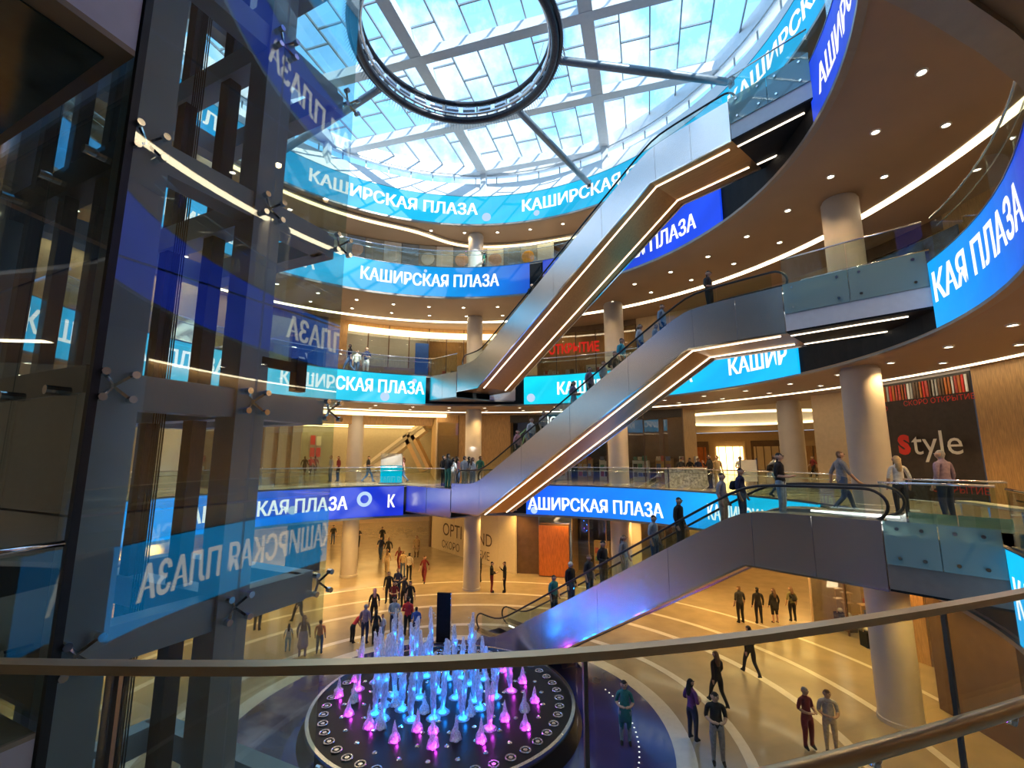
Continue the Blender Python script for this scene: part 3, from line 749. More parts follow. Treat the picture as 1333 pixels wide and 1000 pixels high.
# lift car standing a floor below and the landing doors
car = thing('lift_car', 'dark lift car inside the glass shaft', 'lift', lp(.65, 1.25, 0))
MB().box(lp(.68, 1.2, 1.5), (.95, 1.3, 2.3), math.atan2(LU.y, LU.x)).build('cabin', M['liftdark'], car)
MB().box(lp(.68, 1.2, 2.7), (1.0, 1.36, .1), math.atan2(LU.y, LU.x)).build('cabin_roof', M['steel_d'], car)
MB().box(lp(.68, 1.2, .3), (1.0, 1.36, .1), math.atan2(LU.y, LU.x)).build('cabin_sill', M['steel_d'], car)
for l in (1, 2):
    z = LV[l]['zf']; dr_ = thing('lift_door', ['', 'dark glazed lift door at the near gallery', 'dark glazed lift door one gallery up'][l], 'door', lp(-.06, 1.25, z))
    for k in (0, 1):
        MB().box(lp(.05, .28+.5+k*.98, z+1.05), (.03, .94, 2.1), math.atan2(LU.y, LU.x)).build('door_leaf', M['wood_d'], dr_)
    MB().box(lp(.05, 1.25, z+2.2), (.1, 2.2, .2), math.atan2(LU.y, LU.x)).build('door_header', M['liftdark'], dr_)
ob = thing('sensor_box', 'small dark sensor box on an arm beside the lift column', 'sensor', lp(1.35, .1, 8.95))
MB().beam(lp(1.25, .05, 8.95), lp(1.62, -.02+.06, 8.95), .05, .09).build('arm', M['black'], ob)
MB().box(lp(1.68, .05, 8.88), (.12, .1, .34), math.atan2(LU.y, LU.x)).build('case', M['black'], ob)

# landings between the near gallery and the lift
for l in (1, 2, 3):
    V = LV[l]; zf, zb_ = V['zf'], V['zb']
    poly = [lp(-.05, -.02), (-3.06, 2.62, 0), (-3.2, .9, 0), (-8.2, 2.6, 0), lp(-.05, LF+1.2)]
    poly = [(p[0], p[1]) for p in poly]
    r = thing('lift_landing', {1: 'landing slab between the near gallery and the lift door', 2: 'overhead landing slab with lilac white fascia beside the lift', 3: 'high landing slab above the lilac fascia'}[l], 'landing', (poly[1][0], poly[1][1], zf))
    r['kind'] = 'structure'
    MB().prism(poly, zb_+.02, zf-.03).build('slab', M['lilac'], r)
    c = Vector((sum(p[0] for p in poly)/5, sum(p[1] for p in poly)/5, 0)); 
    MB().prism([(c.x+(p[0]-c.x)*1.0, c.y+(p[1]-c.y)*1.0) for p in poly], zb_-.03, zb_+.02).build('soffit_border', M['soffit'], r)
    inn = [(c.x+(p[0]-c.x)*.9-.05, c.y+(p[1]-c.y)*.93+.02) for p in poly]
    MB().prism(inn, zb_-.045, zb_-.03).build('soffit_panel', pbr('dark_glossy_soffit', (.05, .065, .055), .12, var=.1), r)
    for k in range(5):
        MB().cyl((-4.2-.7*k, 2.5+.2*(k % 3), zb_-.06), .05, .02, 10).build('spot', M['steel_d'], r)
    MB().prism(poly, zf-.03, zf).build('floor_plate', M['gfloor'], r)
    if l == 1:
        P, Q = Vector((poly[0][0], poly[0][1], zf+.54)), Vector((poly[1][0], poly[1][1], zf+.54))
        MB().beam(P, Q, .016, 1.05).build('glass_pane', M['gls_rail'], r); MB().tube([P+Vector((0, 0, .56)), Q+Vector((0, 0, .56))], .02, 8).build('handrail', M['chrome'], r, smooth=True)
        MB().beam(Q, Vector((-3.2, 1.7, zf+.54)), .016, 1.05).build('glass_pane', M['gls_rail'], r); MB().tube([Q+Vector((0, 0, .56)), Vector((-3.2, 1.7, zf+1.1))], .02, 8).build('handrail', M['chrome'], r, smooth=True)

# ================================================================== shop fronts round the galleries
def wp(l, a, r=RW, z=0): return pt(l, a, 0, z, r)
def curved_wall(l, a0, a1, mat, name='wall_panel', r=RW, z0=None, z1=None, th=.12, parent=None, step=3):
    z0 = LV[l]['zf'] if z0 is None else z0; z1 = LV[l+1]['zb'] if z1 is None else z1
    b = MB(); ring_plate(b, l, min(a0, a1), max(a0, a1), 0, 0, z0, z1, r0=r, r1=r+th, step=step); return b.build(name, mat, parent)
GOODS = [pbr('goods_%d' % i, c, .6, var=.3, scale=8) for i, c in enumerate([(.5, .08, .06), (.1, .16, .4), (.65, .6, .5), (.08, .08, .09), (.55, .36, .08), (.12, .3, .22), (.7, .7, .72), (.4, .2, .25)])]
def shop(l, a0, a1, label, back='beige', depth=2.0, lamp='roomlamp', goods=True, header='wood_d', glassy=True, hh=.55):
    z0, z1 = LV[l]['zf'], LV[l+1]['zb']; lo, hi = min(a0, a1), max(a0, a1); am = (lo+hi)/2
    r = thing('shop_front', label, 'shop', wp(l, am, RW, z0), 0, None)
    n = max(1, round((hi-lo)/4.2))
    for i in range(n):
        p, q = lo+(hi-lo)*i/n, lo+(hi-lo)*(i+1)/n
        P, Q = wp(l, p, RW, 0), wp(l, q, RW, 0); d = (Q-P).normalized()*.03
        if glassy:
            zc = (z0+z1-hh)/2
            MB().beam(P+d+Vector((0, 0, zc)), Q-d+Vector((0, 0, zc)), .016, z1-z0-hh-.04).build('glass_pane', M['gls_shop'], r)
        MB().box((P.x, P.y, (z0+z1)/2), (.07, .07, z1-z0-.02), R_(p)).build('post', M['wood_d'], r)
    curved_wall(l, lo, hi, M[header], 'header', RW-.03, z1-hh, z1-.01, .1, r)
    curved_wall(l, lo, hi, M[back], 'back_wall', RW+depth, z0, z1, .1, r)
    for a in (lo, hi):
        MB().beam(wp(l, a, RW+.06, (z0+z1)/2), wp(l, a, RW+depth, (z0+z1)/2), .06, z1-z0-.02).build('side_wall', M['wood'], r)
    for i in range(max(1, n//2)):
        a = lo+(hi-lo)*(i+.5)/max(1, n//2); p = wp(l, a, RW+depth*.5, z1-.04)
        MB().box(p, (.25, 1.4, .03), R_(a)).build('ceiling_lamp', M[lamp], r)
    if goods:
        rnd = random.Random(int(a0*7+l)); k = 0; a = lo+1.2
        while a < hi-1:
            p = wp(l, a, RW+depth-.35, z0); h = rnd.uniform(1.4, 2.2)
            u = MB().box((p.x, p.y, z0+h/2), (.4, 1.1, h), R_(a)).build('shelf_unit', M['wood'] if k % 2 else M['white'], r)
            b = MB()
            for t in range(9):
                s = (t % 3-1)*.33; zz = z0+.45+.55*(t//3)
                tg = Vector((-math.sin(R_(a)), math.cos(R_(a)), 0)); rd = Vector((math.cos(R_(a)), math.sin(R_(a)), 0)); c = p+tg*s-rd*.22
                b.mat(rnd.randrange(8)).box((c.x, c.y, zz), (.1, rnd.uniform(.2, .3), rnd.uniform(.2, .4)), R_(a))
            g_ = b.build('goods', GOODS, r); g_['kind'] = 'stuff'; g_.parent = u; k += 1; a += 4.6
    return r
def room(l, a0, a1, r1, label, wallmat, backmat, lampn=6, ceilmat='ceil', lampmat='roomlamp', r0=RW, la=None):
    """a wide passage that leads away from the atrium between two shop fronts"""
    z0, z1 = LV[l]['zf'], LV[l+1]['zb']; lo, hi = min(a0, a1), max(a0, a1)
    if l > 0:
        b = MB(); ring_plate(b, l, lo, hi, 0, 0, z0-.08, z0, r0=20.5, r1=r1); struct(b.build('passage_floor', M['gfloor']))
    b = MB(); ring_plate(b, l, lo, hi, 0, 0, z1, z1+.06, r0=20.5, r1=r1); struct(b.build('passage_ceiling', M[ceilmat]))
    for a, mm in ((lo, wallmat), (hi, wallmat)):
        if mm is None: continue
        b = MB().beam(wp(l, a, r0, (z0+z1)/2), wp(l, a, r1, (z0+z1)/2), .12, z1-z0); struct(b.build('passage_wall', M[mm]))
    b = MB(); ring_plate(b, l, lo, hi, 0, 0, z0, z1, r0=r1, r1=r1+.12); struct(b.build('passage_end_wall', M[backmat]))
    for i in range(lampn):
        rr = r0+2.2+(r1-r0-3)*i/max(1, lampn-1)
        b = MB(); ring_plate(b, l, *(la or (lo+2, hi-2)), 0, 0, z1-.05, z1-.01, r0=rr, r1=rr+.4)
        tag(b.build('passage_lamp', M[lampmat]), label + ', lamp row %s from the atrium' % ['first', 'second', 'third', 'fourth', 'fifth', 'sixth', 'seventh', 'eighth'][i], 'lamp', 'lamp rows of the passages')

# ---- ground floor
struct(curved_wall(0, 180, 150, M['beige'], 'wall_left'))
shop(0, 150, 137.2, 'wood lined shop left of the golden ground floor passage', 'wood', goods=False, glassy=False)
room(0, 137, 76, 46, 'golden ground floor passage', None, 'beige', 7, la=(104, 126))
struct(MB().beam(wp(0, 137, RW, 2.35), (-30, 46, 2.35), .15, 4.7).build('wall_back', M['beige']))
dk = thing('dark_drape', 'dark blue drape hung at the passage entrance beside the beige wall', 'drape', (-15.0, 31.2, 0))
b = MB(); P, Q = Vector((-15.6, 33.2, 0)), Vector((-13.6, 34.2, 0))
vs = []
for i in range(25):
    t = i/24; c = P.lerp(Q, t); n_ = Vector((.45, -.9, 0))*(.07*math.sin(t*38)); vs += [(c.x+n_.x, c.y+n_.y, .1), (c.x+n_.x, c.y+n_.y, 3.6)]
b.add(vs, [(2*i, 2*i+2, 2*i+3, 2*i+1) for i in range(24)]).build('cloth', pbr('navy_cloth', (.02, .02, .06), .8), dk, smooth=True)
MB().tube([P+Vector((0, 0, 3.62)), Q+Vector((0, 0, 3.62))], .03, 8).build('rod', M['steel_d'], dk)
# hoarding with the opening notice
ha, hb = Vector((.3, 33.7, 0)), Vector((-7.3, 43.6, 0)); hd = (hb-ha).normalized(); hn = Vector((-hd.y, hd.x, 0)); 
if hn.dot(Vector((0, -1, 0))) < 0: hn = -hn
hoard = thing('hoarding', 'cream hoarding with dark lettering closing off a shop by the passage', 'hoarding', ha)
nB = 6; hl = (hb-ha).length
for i in range(nB):
    p, q = ha+hd*(hl*i/nB+.01), ha+hd*(hl*(i+1)/nB-.01); MB().beam(p+Vector((0, 0, 2.3)), q+Vector((0, 0, 2.3)), .1, 4.6).build('board', M['hoard'], hoard)
MB().beam(hb+Vector((0, 0, 2.3)), hb+hd*.3+Vector((0, 0, 2.3)), .3, 4.6).build('end_post', M['wood_d'], hoard)
def hl_text(t, s, z, sz, al_='LEFT', bold=.0):
    o = ha+hn*.07-hd*0; lettering(t, sz, o+hd*s+Vector((0, 0, z)), -hd, (0, 0, 1), M['dark_print'], hoard, bold, al_)
hl_text('OPTI', 10.4, 1.35, 1.5); hl_text('ND', 4.8, 1.35, 1.3); hl_text('СКОРО', 10.5, .3, .85); hl_text('ТИЕ', 4.75, .35, .82)
struct(curved_wall(0, 83.2, 78.2, M['wood_d'], 'wall_panel'))
kb = thing('wooden_booth', 'tall orange wood booth with closed doors against the dark wall', 'booth', wp(0, 74.6, RW-.5, 0))
for i in range(4):
    a = 77.9-6.6*(i+.5)/4; p = wp(0, a, RW-.6, 1.72); MB().box(p, (.06, .52, 3.3), R_(a)).build('plank_panel', M['wood_o'], kb)
p = wp(0, 74.6, RW-.3, 1.75); MB().box(p, (.5, 2.1, 3.5), R_(74.6)).build('case', M['wood_d'], kb)
sh = shop(0, 71, 60, 'dark shop with a pale letter sign behind the lowest escalator', 'charcoal', goods=True, header='charcoal', lamp='cove2')
lettering('D', .55, wp(0, 70.3, RW-.12, 4.25), (.9, -.4, 0), (0, 0, 1), M['white_print'], sh, .02)
struct(curved_wall(0, 60, 56.5, M['hoard'], 'wall_panel'))
shop(0, 56.5, 47, 'dim shop front beside the pale pier behind the lowest escalator', 'wood_d', header='charcoal', lamp='cove2')
room(0, 47, 27, 34, 'golden side passage', 'beige', 'beige', 5)
sh = shop(0, 27, 17, 'gold lit shop with pedestals on the ground floor behind the big column', 'beige', depth=3, hh=.4)
for i, (x, y) in enumerate(((1107, 822), (1131, 842), (1096, 815))):
    p = px(x, y, 0); st = thing('display_stand', ['dark based display stand in front of the gold lit shop, middle one', 'dark based display stand nearest the big column', 'small display stand farthest from the big column'][i], 'stand', p, 0, 'display stands by the gold lit shop')
    MB().box((p.x, p.y, .3), (.42, .42, .6)).build('base', M['black'], st); 
    for sx in (-.16, .16): MB().box((p.x+sx, p.y, 1.15), (.025, .025, 1.1)).build('upright', M['brass'], st)
    MB().box((p.x, p.y, 1.7), (.4, .3, .04)).build('shelf', M['brass'], st); MB().box((p.x, p.y, 1.25), (.4, .3, .03)).build('shelf', M['brass'], st)
    MB().sphere((p.x, p.y, .72), .12, 10, 6, (1, 1, .9)).build('vase', M['white'], st, smooth=True)
sh = shop(0, 12, 4, 'golden shelf lined shop beside the dark pier', 'wood', depth=1.4, hh=.3)
pier = MB(); ring_plate(pier, 0, -7, 3.2, 0, 0, 0, LV[1]['zb'], r0=RW-2.8, r1=RW); struct(pier.build('pier', M['wood_d']))
struct(curved_wall(0, -7, -70, M['grey'], 'wall_right', RW-1.2))
struct(curved_wall(0, 17, 12, M['wood'], 'wall_panel'))

# ---- lowest gallery
struct(curved_wall(1, 200, 150, M['beige'], 'wall_left'))
sh = shop(1, 150, 139, 'bright yellow lit shop behind the glass lift', 'beige')
struct(curved_wall(1, 139, 129, M['wood'], 'wall_panel'))
for a in (137.5, 135, 132.5, 130): struct(MB().box(wp(1, a, RW-.1, 8.7), (.2, .5, 4.6), R_(a)).build('pilaster', M['beige']))
room(1, 129, 101, 35, 'lowest gallery back hall', 'beige', 'grey', 6)
b = MB(); ring_plate(b, 1, 102, 128, 0, 0, 10.35, 11.0, r0=RW+1, r1=RW+1.3); struct(b.build('soffit_drop', M['wood']))
b = MB(); ring_plate(b, 1, 99, 129, 0, 0, 10.9, 11.05, r0=RW-1.0, r1=RW-.2); tag(b.build('cove_light', M['cove2']), 'broad golden cove across the lowest gallery back hall', 'light')
ps = thing('red_poster', 'red and white poster on the grey wall of the back hall', 'poster', wp(1, 120, 34.7, 8.2))
for k, (da, dz, mm) in enumerate(((0, 0, 'red_print'), (.9, 0, 'red_print'), (0, 1.5, 'red_print'), (.9, 1.4, 'white_print'))):
    p = wp(1, 120.4-da, 34.8, 8.5+dz*.8); MB().box(p, (.05, .42, .9), R_(120)).build('panel', M[mm], ps)
# white stair ramps in the back hall
for k, (x0, x1, z0, z1) in enumerate(((-12.2, -7.6, 7.0, 10.6), (-7.3, -8.9, 6.95, 10.0))):
    p0, p1 = Vector((x0, 40, z0)), Vector((x1, 40, z1)); st = thing('stair_ramp', ['white ramp rising to the right in the back hall', 'beige ramp leaning left in the back hall'][k], 'ramp', (x0, 40, 6.4))
    MB().beam(p0, p1, 1.6, .9).build('side', M['white'] if k == 0 else M['beige'], st); MB().beam(p0+Vector((0, -.85, .1)), p1+Vector((0, -.85, .1)), .1, .25).build('dark_band', M['grey'], st)
sh = shop(1, 101, 96.2, 'glass shop with bright display left of the far column', 'beige', header='wood')
struct(curved_wall(1, 96.2, 84.5, M['wood'], 'wall_panel'))
sh = shop(1, 84.5, 63, 'black fronted shop behind the foot of the middle escalator', 'charcoal', header='charcoal', lamp='cove2')
lettering('ЧО', .8, wp(1, 77.2, RW-.12, 10.35), (.97, -.25, 0), (0, 0, 1), M['white_led'], sh, .02)
g1 = wp(1, 81.5, RW-.1, 9.6); b = MB(); 
for t in range(3): b.tube([g1+Vector((-.5+.35*t, -.05, -.8)), g1+Vector((-.2+.35*t, -.05, .1)), g1+Vector((.3+.12*t, -.05, .55-.25*t))], .06, 6)
tag(b.build('green_emblem', pbr('pale_green_sign', (.25, .5, .35), .4), sh, smooth=True), 'pale green line emblem')
sh = shop(1, 63, 47, 'dark boutique with hanging racks beside the second hall', 'wood_d', header='charcoal')
lettering('Ю', .7, wp(1, 60, RW-.12, 10.3), (.86, -.5, 0), (0, 0, 1), M['white_led'], sh, .02)
# second hall with its own round opening
lo, hi, r1 = 22, 67, 52
HC = wp(1, 45.5, 30.2); hole = [(HC.x+7*math.cos(R_(t)), HC.y+7*math.sin(R_(t))) for t in range(0, 360, 8)]
outer = [wp(1, a, RW+1.9) for a in arcs(lo, hi, 3)]+[wp(1, a, r1) for a in arcs(hi, lo, 3)]
tri = tessellate_polygon([[Vector((p.x, p.y, 0)) for p in outer], [Vector((p[0], p[1], 0)) for p in hole]])
pts_ = [Vector((p.x, p.y, 11.12)) for p in outer]+[Vector((p[0], p[1], 11.12)) for p in hole]
struct(MB().add(pts_, [tuple(t) for t in tri]).build('hall_ceiling', M['ceil']))
b = MB(); ring_plate(b, 1, lo, hi, 0, 0, 6.32, 6.4, r0=20.5, r1=r1); struct(b.build('hall_floor', M['gfloor']))
for a, r_0 in ((lo, RW), (hi, 20.8)): struct(MB().beam(wp(1, a, r_0, 8.75), wp(1, a, r1, 8.75), .12, 4.7).build('hall_wall', M['beige']))
b = MB(); ring_plate(b, 1, lo, hi, 0, 0, 6.4, 11.1, r0=r1, r1=r1+.12); struct(b.build('hall_end_wall', M['beige']))
b = MB(); b.lathe([(8.4, 12.8), (8.4, 16.9), (8.5, 16.9), (8.5, 12.8)], 40, (HC.x, HC.y, 0)); struct(b.build('hall_upper_wall', M['hoard']))
b = MB(); b.lathe([(7.3, 16.7), (8.0, 16.7), (8.0, 16.78), (7.3, 16.78), (7.3, 16.7)], 40, (HC.x, HC.y, 0)); tag(b.build('upper_ring_lamp', M['cove2']), 'warm ring lamp in the ceiling high above the second hall', 'lamp')
b = MB(); b.lathe([(7, 11.1), (7, 12.9), (7.15, 12.9), (7.15, 11.1)], 48, (HC.x, HC.y, 0)); struct(b.build('hall_ring_edge', M['white']))
b = MB(); b.lathe([(6.75, 11.15), (7.3, 11.15), (7.3, 11.0), (6.75, 11.0), (6.75, 11.15)], 48, (HC.x, HC.y, 0)); tag(b.build('ring_cove_light', M['cove2']), 'golden ring light round the opening in the second hall', 'light')
b = MB(); b.lathe([(6.9, 12.9), (6.9, 14.0), (6.92, 14.0), (6.92, 12.9)], 48, (HC.x, HC.y, 0)); tag(b.build('ring_balustrade', M['gls_frost']), 'green glass balustrade round the opening of the second hall', 'balustrade')
b = MB(); b.prism([(HC.x+8.4*math.cos(R_(t)), HC.y+8.4*math.sin(R_(t))) for t in range(0, 360, 12)], 16.8, 16.9); struct(b.build('hall_upper_ceiling', M['white']))
for i in range(5):
    rr = RW+3+i*6.2; b = MB()
    for (s0_, s1_, w__) in ((lo+1, lo+5, 'by its right wall'), (hi-5, hi-1, 'by its left wall')):
        b = MB(); ring_plate(b, 1, s0_, s1_, 0, 0, 11.06, 11.1, r0=rr, r1=rr+.3)
        o = b.build('hall_lamp', M['roomlamp']); tag(o, 'warm ceiling lamp in the second hall %s, row %s' % (w__, ['one', 'two', 'three', 'four', 'five'][i]), 'lamp', 'second hall lamps')
FS = [('wood', 'wood shuttered far shop', .0), ('roomlamp', 'brightly lit far shop window', 0), ('hoard', 'pale shuttered far shop', 0), ('cove2', 'amber glowing far shop', 0), ('wood', 'tan boarded far shop', 0), ('hoard', 'cream far shop front', 0), ('roomlamp', 'gold lit far shop', 0), ('wood_o', 'orange timber far shop', 0)]
for i, (mm, nm_, _) in enumerate(FS):
    a = 27.5+4.7*i; w_ = wp(1, a, r1-.35, 8.2); sf = thing('far_shop', nm_+' at the end of the second hall, %s from the right' % ['first', 'second', 'third', 'fourth', 'fifth', 'sixth', 'seventh', 'eighth'][i], 'shop', (w_.x, w_.y, 6.4), 0, 'shops at the end of the second hall')
    MB().box(w_, (.2, 3.6, 3.6), R_(a)).build('surround', M['wood_d'] if i % 2 else M['beige'], sf); MB().box(wp(1, a, r1-.5, 7.9), (.05, 3.0, 2.8), R_(a)).build('display', M[mm], sf)
    for k in range(4): MB().box(wp(1, a+(k-1.5)*.9, r1-.56, 7.9), (.05, .08, 2.8), R_(a)).build('post', M['wood_d'], sf)
for i in range(7):
    a = 29+i*2.6; w_ = wp(1, a, 40+3*(i % 2), 6.4); 
    MB_ = thing('kiosk', ['glass display kiosk far in the second hall, nearest the right wall', 'second glass kiosk far in the hall', 'third glass kiosk far in the hall', 'fourth glass kiosk far in the hall', 'fifth glass kiosk far in the hall', 'sixth glass kiosk far in the hall', 'seventh glass kiosk far in the hall'][i], 'kiosk', w_, 0, 'kiosks of the second hall')
    MB().box((w_.x, w_.y, 6.85), (1.5, .8, .9), R_(a)).build('counter', M['white'] if i % 2 else M['wood'], MB_); MB().box((w_.x, w_.y, 7.5), (1.5, .8, .4), R_(a)).build('glass_case', M['gls_shop'], MB_)
# black hoarding with the shop name
sb = thing('style_hoarding', 'black hoarding with red and white lettering and striped top beside the big column', 'hoarding', wp(1, 7.5, RW-.7, 6.4))
for i in range(4):
    a0, a1 = 14.6-13.6*i/4, 14.6-13.6*(i+1)/4; P, Q = wp(1, a0, RW-.7), wp(1, a1, RW-.7)
    MB().beam(P+Vector((0, 0, 8.72)), Q+Vector((0, 0, 8.72)), .08, 4.62).build('board', M['charcoal'], sb)
P, Q = wp(1, 14.4, RW-.78), wp(1, 1.2, RW-.78)
rnd = random.Random(3)
for i in range(34):
    t = (i+.5)/34; c = wp(1, 14.4-13.2*t, RW-.77, 10.62)
    MB().box(c, (.03, rnd.uniform(.04, .1), .62), R_(14.4-13.2*t)).build('stripe', [GOODS[0], M['red_print'], M['white_print'], M['wood_d'], M['wood_o'], M['grey']][rnd.randrange(6)], sb)
P, Q = wp(1, 14.4, RW-.98), wp(1, 1.2, RW-.98); xd = (Q-P).normalized(); CHL = (Q-P).length
def on_board(t, z): return P+xd*(t*CHL)+Vector((0, 0, z))
lettering('S', .95, on_board(.36, 8.2), xd, (0, 0, 1), M['red_print'], sb, .06, name='red_letter'); lettering('tyle', 1.25, on_board(.36, 8.15)+xd*.52, xd, (0, 0, 1), M['white_print'], sb, .0)
lettering('СКОРО ОТКРЫТИЕ', .27, on_board(.46, 10.02), xd, (0, 0, 1), M['red_print'], sb, .0)
lettering('СКОРО', .27, on_board(.06, 9.9), xd, (0, 0, 1), M['red_print'], sb, .0)
lettering('ОТКРЫТИЕ', .34, on_board(.62, 6.8), xd, (0, 0, 1), M['red_print'], sb, .0)
struct(curved_wall(1, .8, -75, M['wood'], 'wall_right', RW-.75)); struct(curved_wall(1, 24, 14.6, M['beige'], 'wall_panel'))

# ---- second gallery
struct(curved_wall(2, 200, 142, M['beige'], 'wall_left'))
sp_ = shop(2, 142, 125, 'sports shop with a large poster of a man on the second gallery', 'grey', header='charcoal', depth=1.6, goods=False)
c = wp(2, 136.2, RW-.08, 0); tg = Vector((math.sin(R_(136)), -math.cos(R_(136)), 0))
MB().beam(wp(2, 141, RW-.06, 15.0), wp(2, 132, RW-.06, 15.0), .03, 3.6).build('poster_sheet', pbr('poster_green_grey', (.32, .40, .37), .5), sp_)
b = MB(); q = wp(2, 137.4, RW-.13, 0)
for (dx, z, rx, rz, i) in ((0, 16.25, .23, .3, 0), (0, 16.42, .25, .2, 1), (0, 15.2, .55, .75, 2), (.6, 14.8, .3, .28, 2), (.15, 14.0, .5, .8, 3)):
    b.mat(i).sphere((q.x+tg.x*dx, q.y+tg.y*dx, z), 1, 12, 8, (rx, .06, rz))
b.build('poster_figure', [pbr('skin_print', (.55, .38, .28), .6), M['dark_print'], pbr('khaki_print', (.36, .35, .29), .6), pbr('denim_print', (.12, .15, .2), .6)], sp_)
MB().beam(wp(2, 131.5, RW-.06, 14.9), wp(2, 125.5, RW-.06, 14.9), .03, 3.9).build('dark_panel', M['charcoal'], sp_)
lo_ = wp(2, 129.6, RW-.14, 13.95)
for k, h in enumerate((.45, .75, 1.05)):
    p = lo_+tg*(.5*k); b = MB(); b.add([p, p+tg*.36, p+tg*(.36-.45*h/1.0)+Vector((0, 0, h)), p+tg*(-.45*h)+Vector((0, 0, h))], [(0, 1, 2, 3)]); b.build('logo_bar', M['white_print'], sp_)
lettering('adidas', .55, lo_+Vector((0, 0, -.55)), tg, (0, 0, 1), M['white_print'], sp_, .02)
struct(curved_wall(2, 125, 121, M['wood'], 'wall_panel'))
sh = shop(2, 121, 103.5, 'white and grey shop with a blue end panel on the second gallery', 'white', header='cove2' if False else 'wood', lamp='cove', goods=False, glassy=True)
curved_wall(2, 106.5, 103.6, pbr('blue_panel', (.03, .12, .5), .4), 'blue_panel', RW-.1, 12.8, 16.2, .06, sh)
curved_wall(2, 120.5, 106.5, pbr('grey_counter', (.22, .20, .22), .5), 'counter', RW-.1, 12.8, 14.3, .06, sh)
b = MB(); ring_plate(b, 2, 86, 121, 0, 0, 16.55, 16.95, r0=RW-.5, r1=RW-.3); tag(b.build('cove_light', M['cove2']), 'golden cove over the shops of the second gallery', 'light')
sh = shop(2, 103.5, 84, 'bronze lit shop behind the upper escalator foot', 'wood', goods=True, header='wood')
struct(curved_wall(2, 84, 79, M['beige'], 'wall_panel'))
sh = shop(2, 79, 57, 'clothing shop with red opening letters on the second gallery', 'wood', goods=True, header='wood_d', hh=.4)
oo = wp(2, 76.3, RW-.12, 15.4); ee = wp(2, 65, RW-.12, 15.4)
lettering('ОТКРЫТИЕ', .95, oo, ee-oo, (0, 0, 1), M['red_led'], sh, .03, width=(ee-oo).length)
struct(curved_wall(2, 57, 20, M['beige'], 'wall_back')); 
sh = shop(2, 20, 6, 'blue mural shop front beside the right hand column, second gallery', 'beige', goods=False)
curved_wall(2, 17, 4, pbr('blue_mural', (.05, .12, .30), .5, var=.9, scale=1.6), 'mural', RW-.3, 13.0, 16.6, .06, sh)
struct(curved_wall(2, 6, -75, M['wood'], 'wall_right', RW-.1))

# ---- top gallery
struct(curved_wall(3, 200, 126, M['beige'], 'wall_left'))
tp = thing('poster_wall', 'row of pale panels with bright pictures along the top gallery', 'poster wall', wp(3, 100, RW-.8, 19.2))
rnd = random.Random(11)
for i in range(14):
    a = 126-4*(i+.5); c = wp(3, a, RW-1.0, 21.2); MB().box(c, (.06, 1.2, 4.0), R_(a)).build('panel', [M['grey'], M['white'], pbr('slate_panel', (.28, .33, .4), .5)][i % 3], tp)
    if i % 2 == 0:
        c = wp(3, a, RW-1.06, 22.2); b = MB().sphere((c.x, c.y, c.z), 1, 12, 8, (.5, .12, .5)); b.build('picture', [pbr('coral', (.8, .25, .15), .5), pbr('orange_print', (.85, .4, .05), .5), pbr('lime_print', (.5, .6, .08), .5), M['white_print'], pbr('flesh', (.75, .5, .4), .5)][rnd.randrange(5)], tp)
struct(curved_wall(3, 126, -75, M['wood'], 'wall_back', RW+.2))
# closing walls round the back of the building so no daylight leaks in
b = MB(); ring_plate(b, 0, -178, -28, 0, 0, 0, 25.2, r0=24, r1=24.3); struct(b.build('wall_front', M['beige']))
b = MB(); ring_plate(b, 0, -30, 182, 0, 0, 11.2, 25.2, r0=21.5, r1=21.8); struct(b.build('wall_outer', M['beige']))

# ================================================================== fountain
FC = Vector((-2.12, 16.05, 0)); FR = 4.02; FZ = .46
ft = thing('fountain', 'round black fountain basin with glowing blue and magenta jets', 'fountain', FC)
b = MB(); b.lathe([(FR+.28, .0), (FR+.26, .05), (FR+.1, .40), (FR+.06, .40)], 72, tuple(FC)); autosmooth(b.build('basin_skirt', M['blackgloss'], ft))
b = MB(); b.lathe([(FR-.02, .38), (FR+.07, .38), (FR+.08, .52), (FR-.02, .52), (FR-.02, .38)], 72, tuple(FC)); autosmooth(b.build('steel_rim', M['steel'], ft))
b = MB(); b.lathe([(.001, FZ), (FR, FZ)], 72, tuple(FC)); b.build('plate', M['blackgloss'], ft)
nr_ = None
for i in range(46):
    a = 2*math.pi*i/46; m_ = Matrix.Translation((3.62*math.cos(a), 3.62*math.sin(a), FZ+.02))
    if nr_ is None:
        b = MB().tube([(.13*math.cos(t*math.pi/8), .13*math.sin(t*math.pi/8), 0) for t in range(16)], .022, 6, True); b.cyl((0, 0, -.02), .06, .03, 10)
        nr_ = autosmooth(b.build('nozzle_ring', M['steel'], ft, local=True)); nr_.matrix_local = m_
    else: share(nr_, 'nozzle_ring', ft, m_)
cp = None
for rr, n in ((3.1, 26), (2.5, 20), (1.9, 16), (1.3, 10)):
    for i in range(n):
        a = 2*math.pi*(i+.5)/n; m_ = Matrix.Translation((rr*math.cos(a), rr*math.sin(a), FZ+.01))
        if cp is None:
            cp = MB().lathe([(.07, 0), (.05, .02), (.001, .03)], 10).build('nozzle_cap', M['chrome'], ft, local=True); cp.matrix_local = m_
        else: share(cp, 'nozzle_cap', ft, m_)
